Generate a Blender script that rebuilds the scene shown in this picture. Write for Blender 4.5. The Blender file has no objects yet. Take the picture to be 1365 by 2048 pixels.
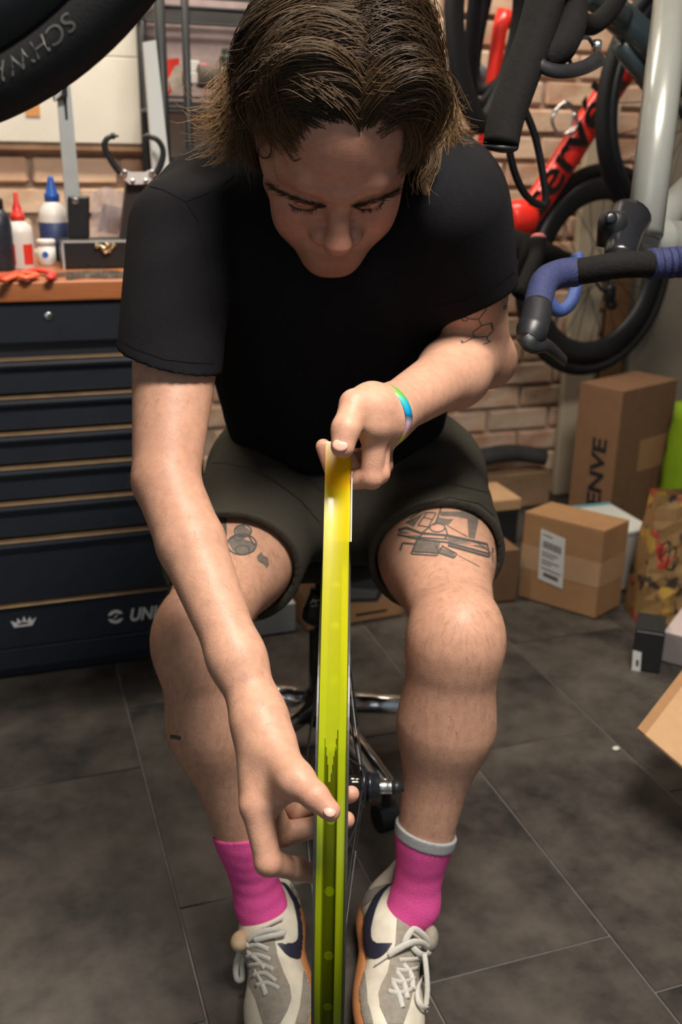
import bpy, bmesh, math, random
import numpy as np
from mathutils import Vector, Matrix
from mathutils.bvhtree import BVHTree

random.seed(4); RNG = np.random.default_rng(4)
scene = bpy.context.scene
COL = scene.collection

# ------------------------------------------------------------------ camera
FPX = 1990.0
CAM = np.array([0.0, 0.0, 1.08]); PITCH = math.radians(20); ROLL = math.radians(1.0)
FW = np.array([0, math.cos(PITCH), -math.sin(PITCH)])
_r0 = np.array([1.0, 0, 0]); _u0 = np.array([0, math.sin(PITCH), math.cos(PITCH)])
RT = _r0 * math.cos(ROLL) + _u0 * math.sin(ROLL)
UP = _u0 * math.cos(ROLL) - _r0 * math.sin(ROLL)
cam = bpy.data.cameras.new('camera'); camo = bpy.data.objects.new('camera', cam); COL.objects.link(camo)
camo.matrix_world = Matrix([[RT[0], UP[0], -FW[0], CAM[0]], [RT[1], UP[1], -FW[1], CAM[1]], [RT[2], UP[2], -FW[2], CAM[2]], [0, 0, 0, 1]])
cam.sensor_fit = 'VERTICAL'; cam.sensor_height = 36.0; cam.lens = 36.0 * FPX / 2048
cam.clip_start = 0.02
cam.dof.use_dof = True; cam.dof.focus_distance = 1.02; cam.dof.aperture_fstop = 5.6
scene.camera = camo

# ------------------------------------------------------------------ world, lights, exposure
world = bpy.data.worlds.new('world'); scene.world = world; world.use_nodes = True
bgn = world.node_tree.nodes['Background']; bgn.inputs[0].default_value = (0.72, 0.86, 1.0, 1); bgn.inputs[1].default_value = 0.22
def area(name, loc, target, sx, sy, power, col, spread=math.pi):
    l = bpy.data.lights.new(name, 'AREA'); l.shape = 'RECTANGLE'; l.size = sx; l.size_y = sy; l.energy = power; l.color = col; l.spread = spread
    o = bpy.data.objects.new(name, l); COL.objects.link(o); o.location = loc
    o.rotation_euler = (Vector(target) - Vector(loc)).to_track_quat('-Z', 'Y').to_euler()
    return o
area('ceiling_lamp', (0.38, 0.42, 2.45), (0.05, 1.0, 0.5), 0.75, 0.45, 36, (1.0, 0.91, 0.82), 2.0)
area('front_fill', (-0.5, -1.9, 1.35), (0.0, 1.0, 0.7), 1.7, 1.5, 8, (0.86, 0.95, 1.0))  # cool fill lamp added behind the camera to lift face and chrome
area('bench_lamp', (-0.55, 2.15, 2.40), (-0.7, 2.55, 1.0), 1.1, 0.16, 32, (1.0, 0.90, 0.76))
area('rear_lamp', (0.55, 2.45, 2.45), (0.42, 3.05, 1.25), 1.0, 0.16, 9, (1.0, 0.86, 0.72), 1.9)
vs = scene.view_settings
vs.view_transform = 'Standard'; vs.look = 'None'; vs.exposure = 0.0; vs.gamma = 1.0; vs.use_curve_mapping = False
try:
    scene.cycles.use_denoising = True
    scene.cycles.max_bounces = 8
except Exception: pass

# ------------------------------------------------------------------ coordinates
A19 = math.radians(19)
E1 = np.array([math.cos(A19), math.sin(A19), 0]); E2 = np.array([-math.sin(A19), math.cos(A19), 0]); EZ = np.array([0, 0, 1.0])
def AB(a, b, z=0.0): return a * E1 + b * E2 + z * EZ          # room axes: along the wall, into the depth, up
def ray(u, v): return FW + RT * (u - 682.5) / FPX + UP * (1024 - v) / FPX
def P(u, v, d): return CAM + ray(u, v) * d                       # a real point seen at pixel (u, v), depth d
def PB(u, v, b):                                                 # ... on the vertical plane at room depth b
    q = ray(u, v); return CAM + q * ((b - E2 @ CAM) / (E2 @ q))
def PZ(u, v, z): q = ray(u, v); return CAM + q * ((z - CAM[2]) / q[2])
def nrm(v): v = np.asarray(v, float); return v / (np.linalg.norm(v) + 1e-12)

# ------------------------------------------------------------------ object helpers
def link(o, parent=None):
    COL.objects.link(o)
    if parent is not None: o.parent = parent
    return o
def tag(o, label=None, cat=None, group=None, kind=None):
    for k, v in (('label', label), ('category', cat), ('group', group), ('kind', kind)):
        if v: o[k] = v
    return o
def thing(name, label, cat, loc=(0, 0, 0), group=None, rot=None):
    o = bpy.data.objects.new(name, None); link(o); o.location = loc; o.empty_display_size = 0.05
    if rot is not None: o.matrix_world = rot
    o['inv'] = 1; del o['inv']
    return tag(o, label, cat, group)
def mesh_of(name, V, F, mat=None, smooth=False):
    me = bpy.data.meshes.new(name)
    V = np.asarray(V, float).reshape(-1, 3)
    if isinstance(F, np.ndarray) and F.ndim == 2:
        nf, k = F.shape
        me.vertices.add(len(V)); me.vertices.foreach_set('co', V.ravel().astype(np.float32))
        me.loops.add(nf * k); me.loops.foreach_set('vertex_index', F.ravel().astype(np.int32))
        me.polygons.add(nf); me.polygons.foreach_set('loop_start', np.arange(0, nf * k, k, dtype=np.int32))
        me.update(calc_edges=True); me.validate()
    else:
        me.from_pydata([tuple(p) for p in V], [], [tuple(f) for f in F]); me.update()
    if mat is not None:
        for m in (mat if isinstance(mat, (list, tuple)) else [mat]): me.materials.append(m)
    if smooth and len(me.polygons): me.polygons.foreach_set('use_smooth', np.ones(len(me.polygons), bool))
    return me
def obj(name, VF, mat, parent=None, smooth=False):
    """link ONE mesh object; coordinates are world coordinates, made local to the parent thing"""
    V, F = VF
    V = np.asarray(V, float).reshape(-1, 3)
    if parent is not None:
        off = np.zeros(3); q = parent
        while q is not None: off += np.array(q.location); q = q.parent
        o = bpy.data.objects.new(name, mesh_of(name, V - off, F, mat, smooth)); link(o, parent)
    else:
        c = np.array([V[:, 0].mean(), V[:, 1].mean(), V[:, 2].min()])
        o = bpy.data.objects.new(name, mesh_of(name, V - c, F, mat, smooth)); link(o); o.location = c
    return o
def J(*parts):
    V = []; F = []; n = 0
    for v, f in parts:
        v = np.asarray(v, float).reshape(-1, 3); V.append(v)
        F += [tuple(int(i) + n for i in q) for q in f]; n += len(v)
    return (np.concatenate(V) if V else np.zeros((0, 3))), F
def bm_out(bm):
    bm.verts.index_update()
    r = (np.array([v.co[:] for v in bm.verts]), [tuple(v.index for v in f.verts) for f in bm.faces]); bm.free(); return r
def boxf(o, ax, ay, az, bev=0.0, seg=2):
    """box with corner o and three edge vectors"""
    o, ax, ay, az = [np.asarray(q, float) for q in (o, ax, ay, az)]
    if np.dot(np.cross(ax, ay), az) < 0: o = o + ax; ax = -ax
    V = np.array([o, o + ax, o + ax + ay, o + ay, o + az, o + ax + az, o + ax + ay + az, o + ay + az])
    F = [(3, 2, 1, 0), (4, 5, 6, 7), (0, 1, 5, 4), (1, 2, 6, 5), (2, 3, 7, 6), (3, 0, 4, 7)]
    if bev <= 0: return V, F
    bm = bmesh.new(); vs_ = [bm.verts.new(p) for p in V]; [bm.faces.new([vs_[i] for i in f]) for f in F]
    bmesh.ops.bevel(bm, geom=list(bm.edges), offset=bev, segments=seg, profile=0.5, affect='EDGES')
    return bm_out(bm)
def boxc(c, sx, sy, sz, bev=0.0, ax=E1, ay=E2, az=EZ, seg=2):
    """box standing on base centre c"""
    c = np.asarray(c, float); return boxf(c - ax * sx / 2 - ay * sy / 2, ax * sx, ay * sy, az * sz, bev, seg)
def frames(pts):
    pts = np.asarray(pts, float); n = len(pts)
    T = np.zeros_like(pts); T[1:-1] = pts[2:] - pts[:-2]; T[0] = pts[1] - pts[0]; T[-1] = pts[-1] - pts[-2]
    T /= np.linalg.norm(T, axis=1)[:, None] + 1e-12
    a = np.array([0, 0, 1.0]) if abs(T[0][2]) < 0.9 else np.array([1.0, 0, 0])
    N = np.zeros_like(pts); N[0] = nrm(np.cross(T[0], a))
    for i in range(1, n): N[i] = nrm(N[i - 1] - T[i] * (N[i - 1] @ T[i]))
    return T, N, np.cross(T, N)
def spline(pts, n=8, closed=False):
    pts = np.asarray(pts, float); m = len(pts); out = []
    rng = range(m) if closed else range(m - 1)
    for i in rng:
        p1, p2 = pts[i], pts[(i + 1) % m]
        p0 = pts[i - 1] if (closed or i > 0) else 2 * p1 - p2
        p3 = pts[(i + 2) % m] if (closed or i + 2 < m) else 2 * p2 - p1
        for k in range(n):
            t = k / n
            out.append(0.5 * (2 * p1 + (p2 - p0) * t + (2 * p0 - 5 * p1 + 4 * p2 - p3) * t * t + (3 * p1 - p0 - 3 * p2 + p3) * t ** 3))
    if not closed: out.append(pts[-1])
    return np.array(out)
def tube(pts, r, sides=12, closed=False, cap=True, flat=None, up=None):
    """tube along pts; r scalar or per point; flat=(a,b) makes the section elliptic"""
    pts = np.asarray(pts, float); n = len(pts); r = np.broadcast_to(np.asarray(r, float), (n,))
    T, N, B = frames(pts)
    if up is not None:
        up = np.broadcast_to(np.asarray(up, float), pts.shape)
        N = np.cross(T, up); N /= np.linalg.norm(N, axis=1)[:, None] + 1e-12; B = np.cross(T, N)
    if closed:
        T = np.roll(pts, -1, 0) - np.roll(pts, 1, 0); T /= np.linalg.norm(T, axis=1)[:, None]
        nn = nrm(np.cross(pts[0] - pts.mean(0), pts[n // 4] - pts.mean(0)))
        if up is None: B = np.broadcast_to(nn, pts.shape); N = np.cross(B, T)
    fa, fb = flat or (1, 1)
    ang = np.linspace(0, 2 * math.pi, sides, endpoint=False)
    V = (pts[:, None, :] + (N[:, None, :] * (np.cos(ang) * fa)[None, :, None] + B[:, None, :] * (np.sin(ang) * fb)[None, :, None]) * r[:, None, None]).reshape(-1, 3)
    F = []
    for i in range(n if closed else n - 1):
        j = (i + 1) % n
        for k in range(sides):
            l = (k + 1) % sides
            F.append((i * sides + k, i * sides + l, j * sides + l, j * sides + k))
    if cap and not closed:
        F.append(tuple(range(sides - 1, -1, -1))); F.append(tuple((n - 1) * sides + k for k in range(sides)))
    return V, F
def rod(a, b, r, sides=12, r2=None): return tube([a, b], [r, r if r2 is None else r2], sides)
def lathe(c, axis, prof, sides=24):
    """prof: list of (radius, height along axis)"""
    axis = nrm(axis); a = np.array([1.0, 0, 0]) if abs(axis[0]) < 0.8 else np.array([0, 1.0, 0])
    x = nrm(np.cross(axis, a)); y = np.cross(axis, x); c = np.asarray(c, float)
    ang = np.linspace(0, 2 * math.pi, sides, endpoint=False)
    V = np.array([c + axis * h + (x * math.cos(t) + y * math.sin(t)) * max(r, 1e-4) for r, h in prof for t in ang])
    F = []
    for i in range(len(prof) - 1):
        for k in range(sides):
            l = (k + 1) % sides; F.append((i * sides + k, i * sides + l, (i + 1) * sides + l, (i + 1) * sides + k))
    F.append(tuple(range(sides - 1, -1, -1))); F.append(tuple((len(prof) - 1) * sides + k for k in range(sides)))
    return V, F
def prism(poly, nvec):
    """extrude planar polygon (3d points) by nvec"""
    poly = np.asarray(poly, float); n = len(poly); nvec = np.asarray(nvec, float)
    V = np.concatenate([poly, poly + nvec]); F = [tuple(range(n - 1, -1, -1)), tuple(range(n, 2 * n))]
    F += [(i, (i + 1) % n, n + (i + 1) % n, n + i) for i in range(n)]
    return V, F
def ellips(c, ax, ay, az, nu=16, nv=10):
    c, ax, ay, az = [np.asarray(q, float) for q in (c, ax, ay, az)]
    V = []; F = []
    for i in range(nv + 1):
        t = math.pi * i / nv
        for k in range(nu):
            s = 2 * math.pi * k / nu; V.append(c + az * math.cos(t) + (ax * math.cos(s) + ay * math.sin(s)) * max(math.sin(t), 1e-3))
    for i in range(nv):
        for k in range(nu):
            l = (k + 1) % nu; F.append((i * nu + k, (i + 1) * nu + k, (i + 1) * nu + l, i * nu + l))
    return np.array(V), F
def text_mesh(body, origin, xdir, ydir, height, depth=0.0006, shear=0.0, xscale=1.0, bend=None, bold=0.0):
    cu = bpy.data.curves.new('lettering', 'FONT'); cu.body = body; cu.size = 1.0; cu.shear = shear; cu.offset = bold; cu.resolution_u = 4
    to = bpy.data.objects.new('lettering', cu); COL.objects.link(to)
    dg = bpy.context.evaluated_depsgraph_get(); dg.update()
    me = to.evaluated_get(dg).to_mesh()
    V = np.array([v.co[:] for v in me.vertices]); F = [tuple(p.vertices) for p in me.polygons]
    bpy.data.objects.remove(to); bpy.data.curves.remove(cu)
    if len(V) == 0: return np.zeros((0, 3)), []
    V = V.copy(); mn = V.min(0); mx = V.max(0); V[:, 0] = (V[:, 0] - mn[0]); V[:, 1] -= mn[1]
    s = height / (mx[1] - mn[1]); V *= s; V[:, 0] *= xscale
    if bend: return V, F
    xd = nrm(xdir); yd = nrm(ydir); n = np.cross(xd, yd)
    return np.asarray(origin) + V[:, :1] * xd + V[:, 1:2] * yd + n * depth, F

# ------------------------------------------------------------------ materials
def mat(name, col, rough=0.5, metal=0.0, spec=0.5, noise=0.0, nscale=20.0, bump=0.0, bscale=80.0, col2=None, coat=0.0, trans=0.0, alpha=1.0, sss=0.0, vcol=False, detail=4.0, ior=1.45):
    m = bpy.data.materials.new(name); m.use_nodes = True
    nt = m.node_tree; b = nt.nodes['Principled BSDF']
    b.inputs['Roughness'].default_value = rough; b.inputs['Metallic'].default_value = metal
    b.inputs['Specular IOR Level'].default_value = spec; b.inputs['Coat Weight'].default_value = coat
    b.inputs['Transmission Weight'].default_value = trans; b.inputs['Alpha'].default_value = alpha; b.inputs['IOR'].default_value = ior
    if sss: b.inputs['Subsurface Weight'].default_value = sss; b.inputs['Subsurface Radius'].default_value = (0.010, 0.004, 0.002); b.inputs['Subsurface Scale'].default_value = 1.0
    b.inputs['Base Color'].default_value = (*col, 1)
    tc = nt.nodes.new('ShaderNodeTexCoord')
    src = None
    if vcol:
        a = nt.nodes.new('ShaderNodeVertexColor'); a.layer_name = 'tint'; src = a.outputs['Color']
    if noise > 0 or col2:
        n = nt.nodes.new('ShaderNodeTexNoise'); n.inputs['Scale'].default_value = nscale; n.inputs['Detail'].default_value = detail; n.inputs['Roughness'].default_value = 0.65
        nt.links.new(tc.outputs['Object'], n.inputs['Vector'])
        ramp = nt.nodes.new('ShaderNodeMapRange'); ramp.inputs[1].default_value = 0.3; ramp.inputs[2].default_value = 0.7
        nt.links.new(n.outputs[0], ramp.inputs[0])
        mx = nt.nodes.new('ShaderNodeMix'); mx.data_type = 'RGBA'
        if src is not None:
            mx.blend_type = 'MULTIPLY'; mx.inputs[0].default_value = 1.0
            g = nt.nodes.new('ShaderNodeMapRange'); g.inputs[3].default_value = 1 - noise; g.inputs[4].default_value = 1 + noise * 0.4
            nt.links.new(ramp.outputs[0], g.inputs[0]); nt.links.new(src, mx.inputs[6]); nt.links.new(g.outputs[0], mx.inputs[7])
        else:
            c2 = col2 or tuple(c * (1 - noise) for c in col)
            mx.inputs[6].default_value = (*c2, 1); mx.inputs[7].default_value = (*col, 1); nt.links.new(ramp.outputs[0], mx.inputs[0])
        src = mx.outputs[2]
    if src is not None: nt.links.new(src, b.inputs['Base Color'])
    if bump > 0:
        n2 = nt.nodes.new('ShaderNodeTexNoise'); n2.inputs['Scale'].default_value = bscale; n2.inputs['Detail'].default_value = 3
        nt.links.new(tc.outputs['Object'], n2.inputs['Vector'])
        bp = nt.nodes.new('ShaderNodeBump'); bp.inputs['Strength'].default_value = bump; bp.inputs['Distance'].default_value = 0.002
        nt.links.new(n2.outputs[0], bp.inputs['Height']); nt.links.new(bp.outputs[0], b.inputs['Normal'])
    return m
M = {}
M['skin'] = mat('skin', (0.5, 0.3, 0.2), 0.48, vcol=True, noise=0.16, nscale=90, bump=0.16, bscale=420, sss=0.12, spec=0.38)
M['shirt'] = mat('black_cotton', (0.0075, 0.0075, 0.009), 0.92, noise=0.3, nscale=260, bump=0.35, bscale=900, spec=0.16)
M['shorts'] = mat('olive_cloth', (0.052, 0.048, 0.036), 0.85, noise=0.18, nscale=300, bump=0.3, bscale=700, spec=0.2)
M['hair'] = mat('brown_hair', (0.05, 0.03, 0.015), 0.48, vcol=True, spec=0.32)
M['pink_sock'] = mat('pink_knit', (0.82, 0.10, 0.36), 0.8, noise=0.15, nscale=500, bump=0.5, bscale=600, spec=0.2)
M['grey_sock'] = mat('grey_knit', (0.30, 0.31, 0.31), 0.8, noise=0.15, nscale=500, bump=0.4, bscale=700)
M['leather'] = mat('white_leather', (0.66, 0.62, 0.50), 0.55, noise=0.22, nscale=35, bump=0.12, bscale=160)
M['suede'] = mat('grey_suede', (0.30, 0.275, 0.225), 0.95, noise=0.25, nscale=120, bump=0.5, bscale=500, spec=0.15)
M['lace'] = mat('cotton_lace', (0.60, 0.58, 0.52), 0.9, noise=0.15, nscale=300, bump=0.5, bscale=800, spec=0.2)
M['gum'] = mat('gum_rubber', (0.42, 0.175, 0.06), 0.65, noise=0.15, nscale=40)
M['navy'] = mat('navy_leather', (0.018, 0.02, 0.038), 0.5, noise=0.2, nscale=150)
M['ink'] = mat('tattoo_ink', (0.075, 0.075, 0.07), 0.6, noise=0.35, nscale=160)
M['ink2'] = mat('tattoo_shading', (0.165, 0.135, 0.11), 0.6, noise=0.35, nscale=130)
M['nail'] = mat('nail', (0.60, 0.36, 0.27), 0.3, spec=0.5)
M['black_gloss'] = mat('black_gloss', (0.012, 0.013, 0.016), 0.25, noise=0.2, nscale=60)
M['black_satin'] = mat('black_satin', (0.016, 0.017, 0.019), 0.42, noise=0.25, nscale=60)
M['black_matte'] = mat('black_matte', (0.016, 0.016, 0.016), 0.75, noise=0.3, nscale=90, bump=0.2, bscale=300)
M['rubber'] = mat('black_rubber', (0.014, 0.014, 0.015), 0.62, spec=0.3, noise=0.25, nscale=80, bump=0.15, bscale=400)
M['chrome'] = mat('chrome', (0.86, 0.88, 0.89), 0.17, 1.0, bump=0.02, bscale=60)
M['steel'] = mat('brushed_steel', (0.62, 0.63, 0.62), 0.28, 1.0, noise=0.2, nscale=60)
M['carbon'] = mat('dark_rim_alloy', (0.035, 0.036, 0.038), 0.33, noise=0.2, nscale=60)

# ------------------------------------------------------------------ sculpting kit: blended solids turned into one continuous surface
class Solid:
    def __init__(s): s.ops = []
    def add(s, g, k=0.01): s.ops.append(('u', g, k)); return s
    def sub(s, g, k=0.004): s.ops.append(('s', g, k)); return s
    def cut(s, g, k=0.001): s.ops.append(('i', g, k)); return s     # keep where g<0
    def disp(s, g): s.ops.append(('d', g, 0)); return s
    def rc(s, a, b, r1, r2=None, k=0.01): return s.add(RC(a, b, r1, r1 if r2 is None else r2), k)
    def el(s, c, ax, rad, k=0.01): return s.add(EL(c, ax, rad), k)
    def sp(s, c, r, k=0.01): return s.add(RC(c, c, r, r), k)
    def __call__(s, p):
        d = np.full(p.shape[:-1], 0.5)
        for t, g, k in s.ops: d = s._op(t, d, g(p), k)
        return d
    @staticmethod
    def _op(t, d, e, k):
        if t == 'u': h = np.maximum(k - np.abs(d - e), 0) / k; return np.minimum(d, e) - h * h * k * 0.25
        if t == 's': e = -e
        if t == 'd': return d + e
        h = np.maximum(k - np.abs(d - e), 0) / k; return np.maximum(d, e) + h * h * k * 0.25
    def blocks(s, pts, cen, rad):
        d = np.full(pts.shape[:2], 0.5)
        for t, g, k in s.ops:
            if t in 'us':
                m = g(cen) < rad + 6 * k + 0.012
                if not m.any(): continue
                e = g.blocks(pts[m], cen[m], rad) if isinstance(g, Solid) else g(pts[m])
                d[m] = s._op(t, d[m], e, k)
            else: d = s._op(t, d, g(pts), k)
        return d
def RC(a, b, r1, r2):
    a = np.asarray(a, float); b = np.asarray(b, float); ba = b - a; L = max(ba @ ba, 1e-12)
    def g(p):
        q = p - a; t = np.clip((q @ ba) / L, 0, 1)
        return np.sqrt(((q - t[..., None] * ba) ** 2).sum(-1)) - (r1 + (r2 - r1) * t)
    return g
def EL(c, ax, rad):
    c = np.asarray(c, float); A = np.asarray(ax, float).T; r = np.asarray(rad, float)
    def g(p):
        q = (p - c) @ A; k0 = np.sqrt(((q / r) ** 2).sum(-1)); k1 = np.sqrt(((q / r ** 2) ** 2).sum(-1)) + 1e-9
        return k0 * (k0 - 1) / k1
    return g
def PL(pt, n):                                                     # half space: negative behind the normal
    pt = np.asarray(pt, float); n = nrm(n); return lambda p: (p - pt) @ n
def surface(S, lo, hi, h, B=8):
    """surface nets on sparse blocks of the signed distance S"""
    lo = np.asarray(lo, float); hi = np.asarray(hi, float)
    nb = np.ceil((hi - lo) / (B * h)).astype(int)
    g = np.stack(np.meshgrid(*[np.arange(n) for n in nb], indexing='ij'), -1).reshape(-1, 3)
    cen = lo + (g + 0.5) * B * h; rad = B * h * 0.87
    dc = np.concatenate([S(c) for c in np.array_split(cen, max(1, len(cen) // 20000))])
    g = g[np.abs(dc) < rad * 2.0 + 0.012]; cen = lo + (g + 0.5) * B * h
    o = np.arange(B + 1); L = np.stack(np.meshgrid(o, o, o, indexing='ij'), -1).reshape(-1, 3)
    D = np.concatenate([S.blocks(lo + (gg[:, None, :] * B + L[None]) * h, cc, rad) for gg, cc in zip(np.array_split(g, max(1, len(g) // 150)), np.array_split(cen, max(1, len(g) // 150)))])
    D = D.reshape(-1, B + 1, B + 1, B + 1).astype(np.float64); D[D == 0] = 1e-9
    N = nb * B + 2
    key = lambda c: (c[..., 0] * N[1] + c[..., 1]) * N[2] + c[..., 2]
    acc = np.zeros((len(g), B, B, B, 3)); cnt = np.zeros((len(g), B, B, B))
    sl = lambda dx: slice(dx, B + dx)
    for ax in range(3):
        for u in (0, 1):
            for v in (0, 1):
                off0 = [0, 0, 0]; oth = [i for i in range(3) if i != ax]; off0[oth[0]] = u; off0[oth[1]] = v; off1 = list(off0); off1[ax] = 1
                a = D[:, sl(off0[0]), sl(off0[1]), sl(off0[2])]; b = D[:, sl(off1[0]), sl(off1[1]), sl(off1[2])]
                m = (a < 0) != (b < 0); t = np.where(m, a / np.where(m, a - b, 1), 0)
                pos = np.zeros(a.shape + (3,)); pos[..., oth[0]] = u; pos[..., oth[1]] = v; pos[..., ax] = t
                acc += np.where(m[..., None], pos, 0); cnt += m
    bi, i, j, k = np.nonzero(cnt > 0)
    ijk = np.stack([i, j, k], 1); cell = g[bi] * B + ijk
    V = lo + (cell + acc[bi, i, j, k] / cnt[bi, i, j, k][:, None]) * h
    kk = key(cell); od = np.argsort(kk); kk = kk[od]; V = V[od]
    quads = []
    for ax in range(3):
        off = [0, 0, 0]; off[ax] = 1
        a = D[:, :B, :B, :B]; b = D[:, sl(off[0]), sl(off[1]), sl(off[2])]
        bi, i, j, k = np.nonzero((a < 0) != (b < 0)); c = g[bi] * B + np.stack([i, j, k], 1); inside = a[bi, i, j, k] < 0
        o1 = np.zeros(3, int); o2 = np.zeros(3, int); o1[(ax + 1) % 3] = -1; o2[(ax + 2) % 3] = -1
        ids = []; ok = np.ones(len(c), bool)
        for oo in (0 * o1, o1, o1 + o2, o2):
            q = key(c + oo); ix = np.clip(np.searchsorted(kk, q), 0, len(kk) - 1); ok &= kk[ix] == q; ids.append(ix)
        Q = np.stack(ids, 1); Q[~inside] = Q[~inside][:, ::-1]; quads.append(Q[ok])
    return V, np.concatenate(quads)
def bvh_of(V, F): return BVHTree.FromPolygons([Vector(p) for p in V], [tuple(int(i) for i in f) for f in F])
def cast(bvh, u, v, lift=0.0004):
    """the surface point seen from the photograph's viewpoint at (u, v), lifted off the skin"""
    q = ray(u, v); hit, n, _, _ = bvh.ray_cast(Vector(CAM), Vector(nrm(q)))
    if hit is None: return None
    n = np.array(n); n = n if n @ q < 0 else -n
    return np.array(hit) + n * lift
def ribbon_on(bvh, pts, w, lift=0.0004, step=2.5):
    """flat ink line along pixel polyline pts, w pixels wide, lying on the surface"""
    pts = np.asarray(pts, float); V = []; F = []; prev = False
    seg = np.linalg.norm(np.diff(pts, axis=0), axis=1); n = max(2, int(seg.sum() / step)); s = np.concatenate([[0], np.cumsum(seg)])
    tt = np.linspace(0, s[-1], n); X = np.interp(tt, s, pts[:, 0]); Y = np.interp(tt, s, pts[:, 1])
    for i in range(n):
        j0, j1 = max(i - 1, 0), min(i + 1, n - 1); dx, dy = X[j1] - X[j0], Y[j1] - Y[j0]; L = math.hypot(dx, dy) + 1e-9; nx, ny = -dy / L * w / 2, dx / L * w / 2
        a = cast(bvh, X[i] + nx, Y[i] + ny, lift); b = cast(bvh, X[i] - nx, Y[i] - ny, lift)
        if a is None or b is None or np.linalg.norm(a - b) > w * 0.0022 + 0.004: prev = False; continue
        V += [a, b]; k = len(V)
        if prev and np.linalg.norm(V[k - 4] - a) < 0.012: F.append((k - 4, k - 3, k - 1, k - 2))
        prev = True
    return np.array(V).reshape(-1, 3), F
def inpoly(x, y, poly):
    r = np.zeros(len(x), bool); n = len(poly)
    for i in range(n):
        x1, y1 = poly[i]; x2, y2 = poly[(i + 1) % n]
        c = ((y1 > y) != (y2 > y)) & (x < (x2 - x1) * (y - y1) / (y2 - y1 + 1e-12) + x1); r ^= c
    return r
def patch_on(bvh, poly, lift=0.0004, step=3.0):
    """filled outline (pixels) laid on the surface"""
    poly = np.asarray(poly, float); x0, y0 = poly.min(0); x1, y1 = poly.max(0)
    nx = max(2, int((x1 - x0) / step)); ny = max(2, int((y1 - y0) / step))
    xs = np.linspace(x0, x1, nx + 1); ys = np.linspace(y0, y1, ny + 1)
    V = []; F = []; idx = {}
    # clip each grid cell row-wise to the outline: use scan rows with snapped ends so that the edge stays smooth
    def row(y):
        xx = []
        n = len(poly)
        for i in range(n):
            ax, ay = poly[i]; bx, by = poly[(i + 1) % n]
            if (ay > y) != (by > y): xx.append(ax + (bx - ax) * (y - ay) / (by - ay))
        xx.sort(); return [(xx[i], xx[i + 1]) for i in range(0, len(xx) - 1, 2)]
    def pt(x, y):
        q = cast(bvh, x, y, lift)
        if q is None: return None
        V.append(q); return len(V) - 1
    eps = 0.02
    for r in range(ny):
        ya = ys[r] + eps; yb = ys[r + 1] - eps
        A, Bq = row(ya), row(yb)
        if len(A) != len(Bq) or not A:
            A = Bq = row((ya + yb) / 2)
        for (a0, a1), (b0, b1) in zip(A, Bq):
            m = max(1, int(max(a1 - a0, b1 - b0) / step))
            top = [pt(a0 + (a1 - a0) * i / m, ya - eps) for i in range(m + 1)]; bot = [pt(b0 + (b1 - b0) * i / m, yb + eps) for i in range(m + 1)]
            for i in range(m):
                q = (top[i], top[i + 1], bot[i + 1], bot[i])
                if None in q: continue
                pq = [V[j] for j in q]
                if max(np.linalg.norm(pq[0] - pq[2]), np.linalg.norm(pq[1] - pq[3])) < 0.014: F.append(q)
    return np.array(V).reshape(-1, 3), F
def strands(paths, r0, r1, cols, sides=3):
    """many tapered strands in one mesh; paths (n, m, 3); cols (n, m, 3)"""
    paths = np.asarray(paths, float); n, m, _ = paths.shape
    T = np.zeros_like(paths); T[:, 1:-1] = paths[:, 2:] - paths[:, :-2]; T[:, 0] = paths[:, 1] - paths[:, 0]; T[:, -1] = paths[:, -1] - paths[:, -2]
    T /= np.linalg.norm(T, axis=2, keepdims=True) + 1e-12
    a = np.array([0.31, 0.52, 0.79]); N = np.cross(T, a); N /= np.linalg.norm(N, axis=2, keepdims=True) + 1e-12; B = np.cross(T, N)
    rr = (r0 + (r1 - r0) * np.linspace(0, 1, m) ** 2)[None, :, None]
    V = np.stack([paths + (N * math.cos(t) + B * math.sin(t)) * rr for t in np.linspace(0, 2 * math.pi, sides, endpoint=False)], 2)
    idx = np.arange(n * m * sides).reshape(n, m, sides); Fs = []
    for k in range(sides):
        l = (k + 1) % sides
        Fs.append(np.stack([idx[:, :-1, k], idx[:, :-1, l], idx[:, 1:, l], idx[:, 1:, k]], -1).reshape(-1, 4))
    C = np.repeat(np.asarray(cols)[:, :, None, :], sides, 2).reshape(-1, 3)
    return V.reshape(-1, 3), np.concatenate(Fs), C
def tint(o, C):
    a = o.data.color_attributes.new('tint', 'FLOAT_COLOR', 'POINT'); C = np.asarray(C, float)
    a.data.foreach_set('color', np.concatenate([C, np.ones((len(C), 1))], 1).astype(np.float32).ravel())

# ------------------------------------------------------------------ the person
# joints, from the pose seen in the photograph
S1 = P(370, 470, 1.22); EL1 = P(332, 960, 1.12); W1 = P(513, 1415, 1.02)
S2 = P(896, 424, 1.18); EL2 = P(962, 712, 1.37); W2 = P(788, 820, 1.12)
H1 = np.array([-0.108, 1.53, 0.572]); H2 = np.array([0.122, 1.53, 0.572])
K1 = P(396, 1265, 1.25); K2 = P(916, 1262, 1.25); A1 = P(521, 1808, 1.375); A2 = P(829, 1808, 1.375)
lerp = lambda a, b, t: np.asarray(a) + (np.asarray(b) - np.asarray(a)) * t
person = thing('person', 'seated man in black t-shirt and olive shorts bending over a wheel between his knees', 'person', (0.0, 1.5, 0.0))

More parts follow.
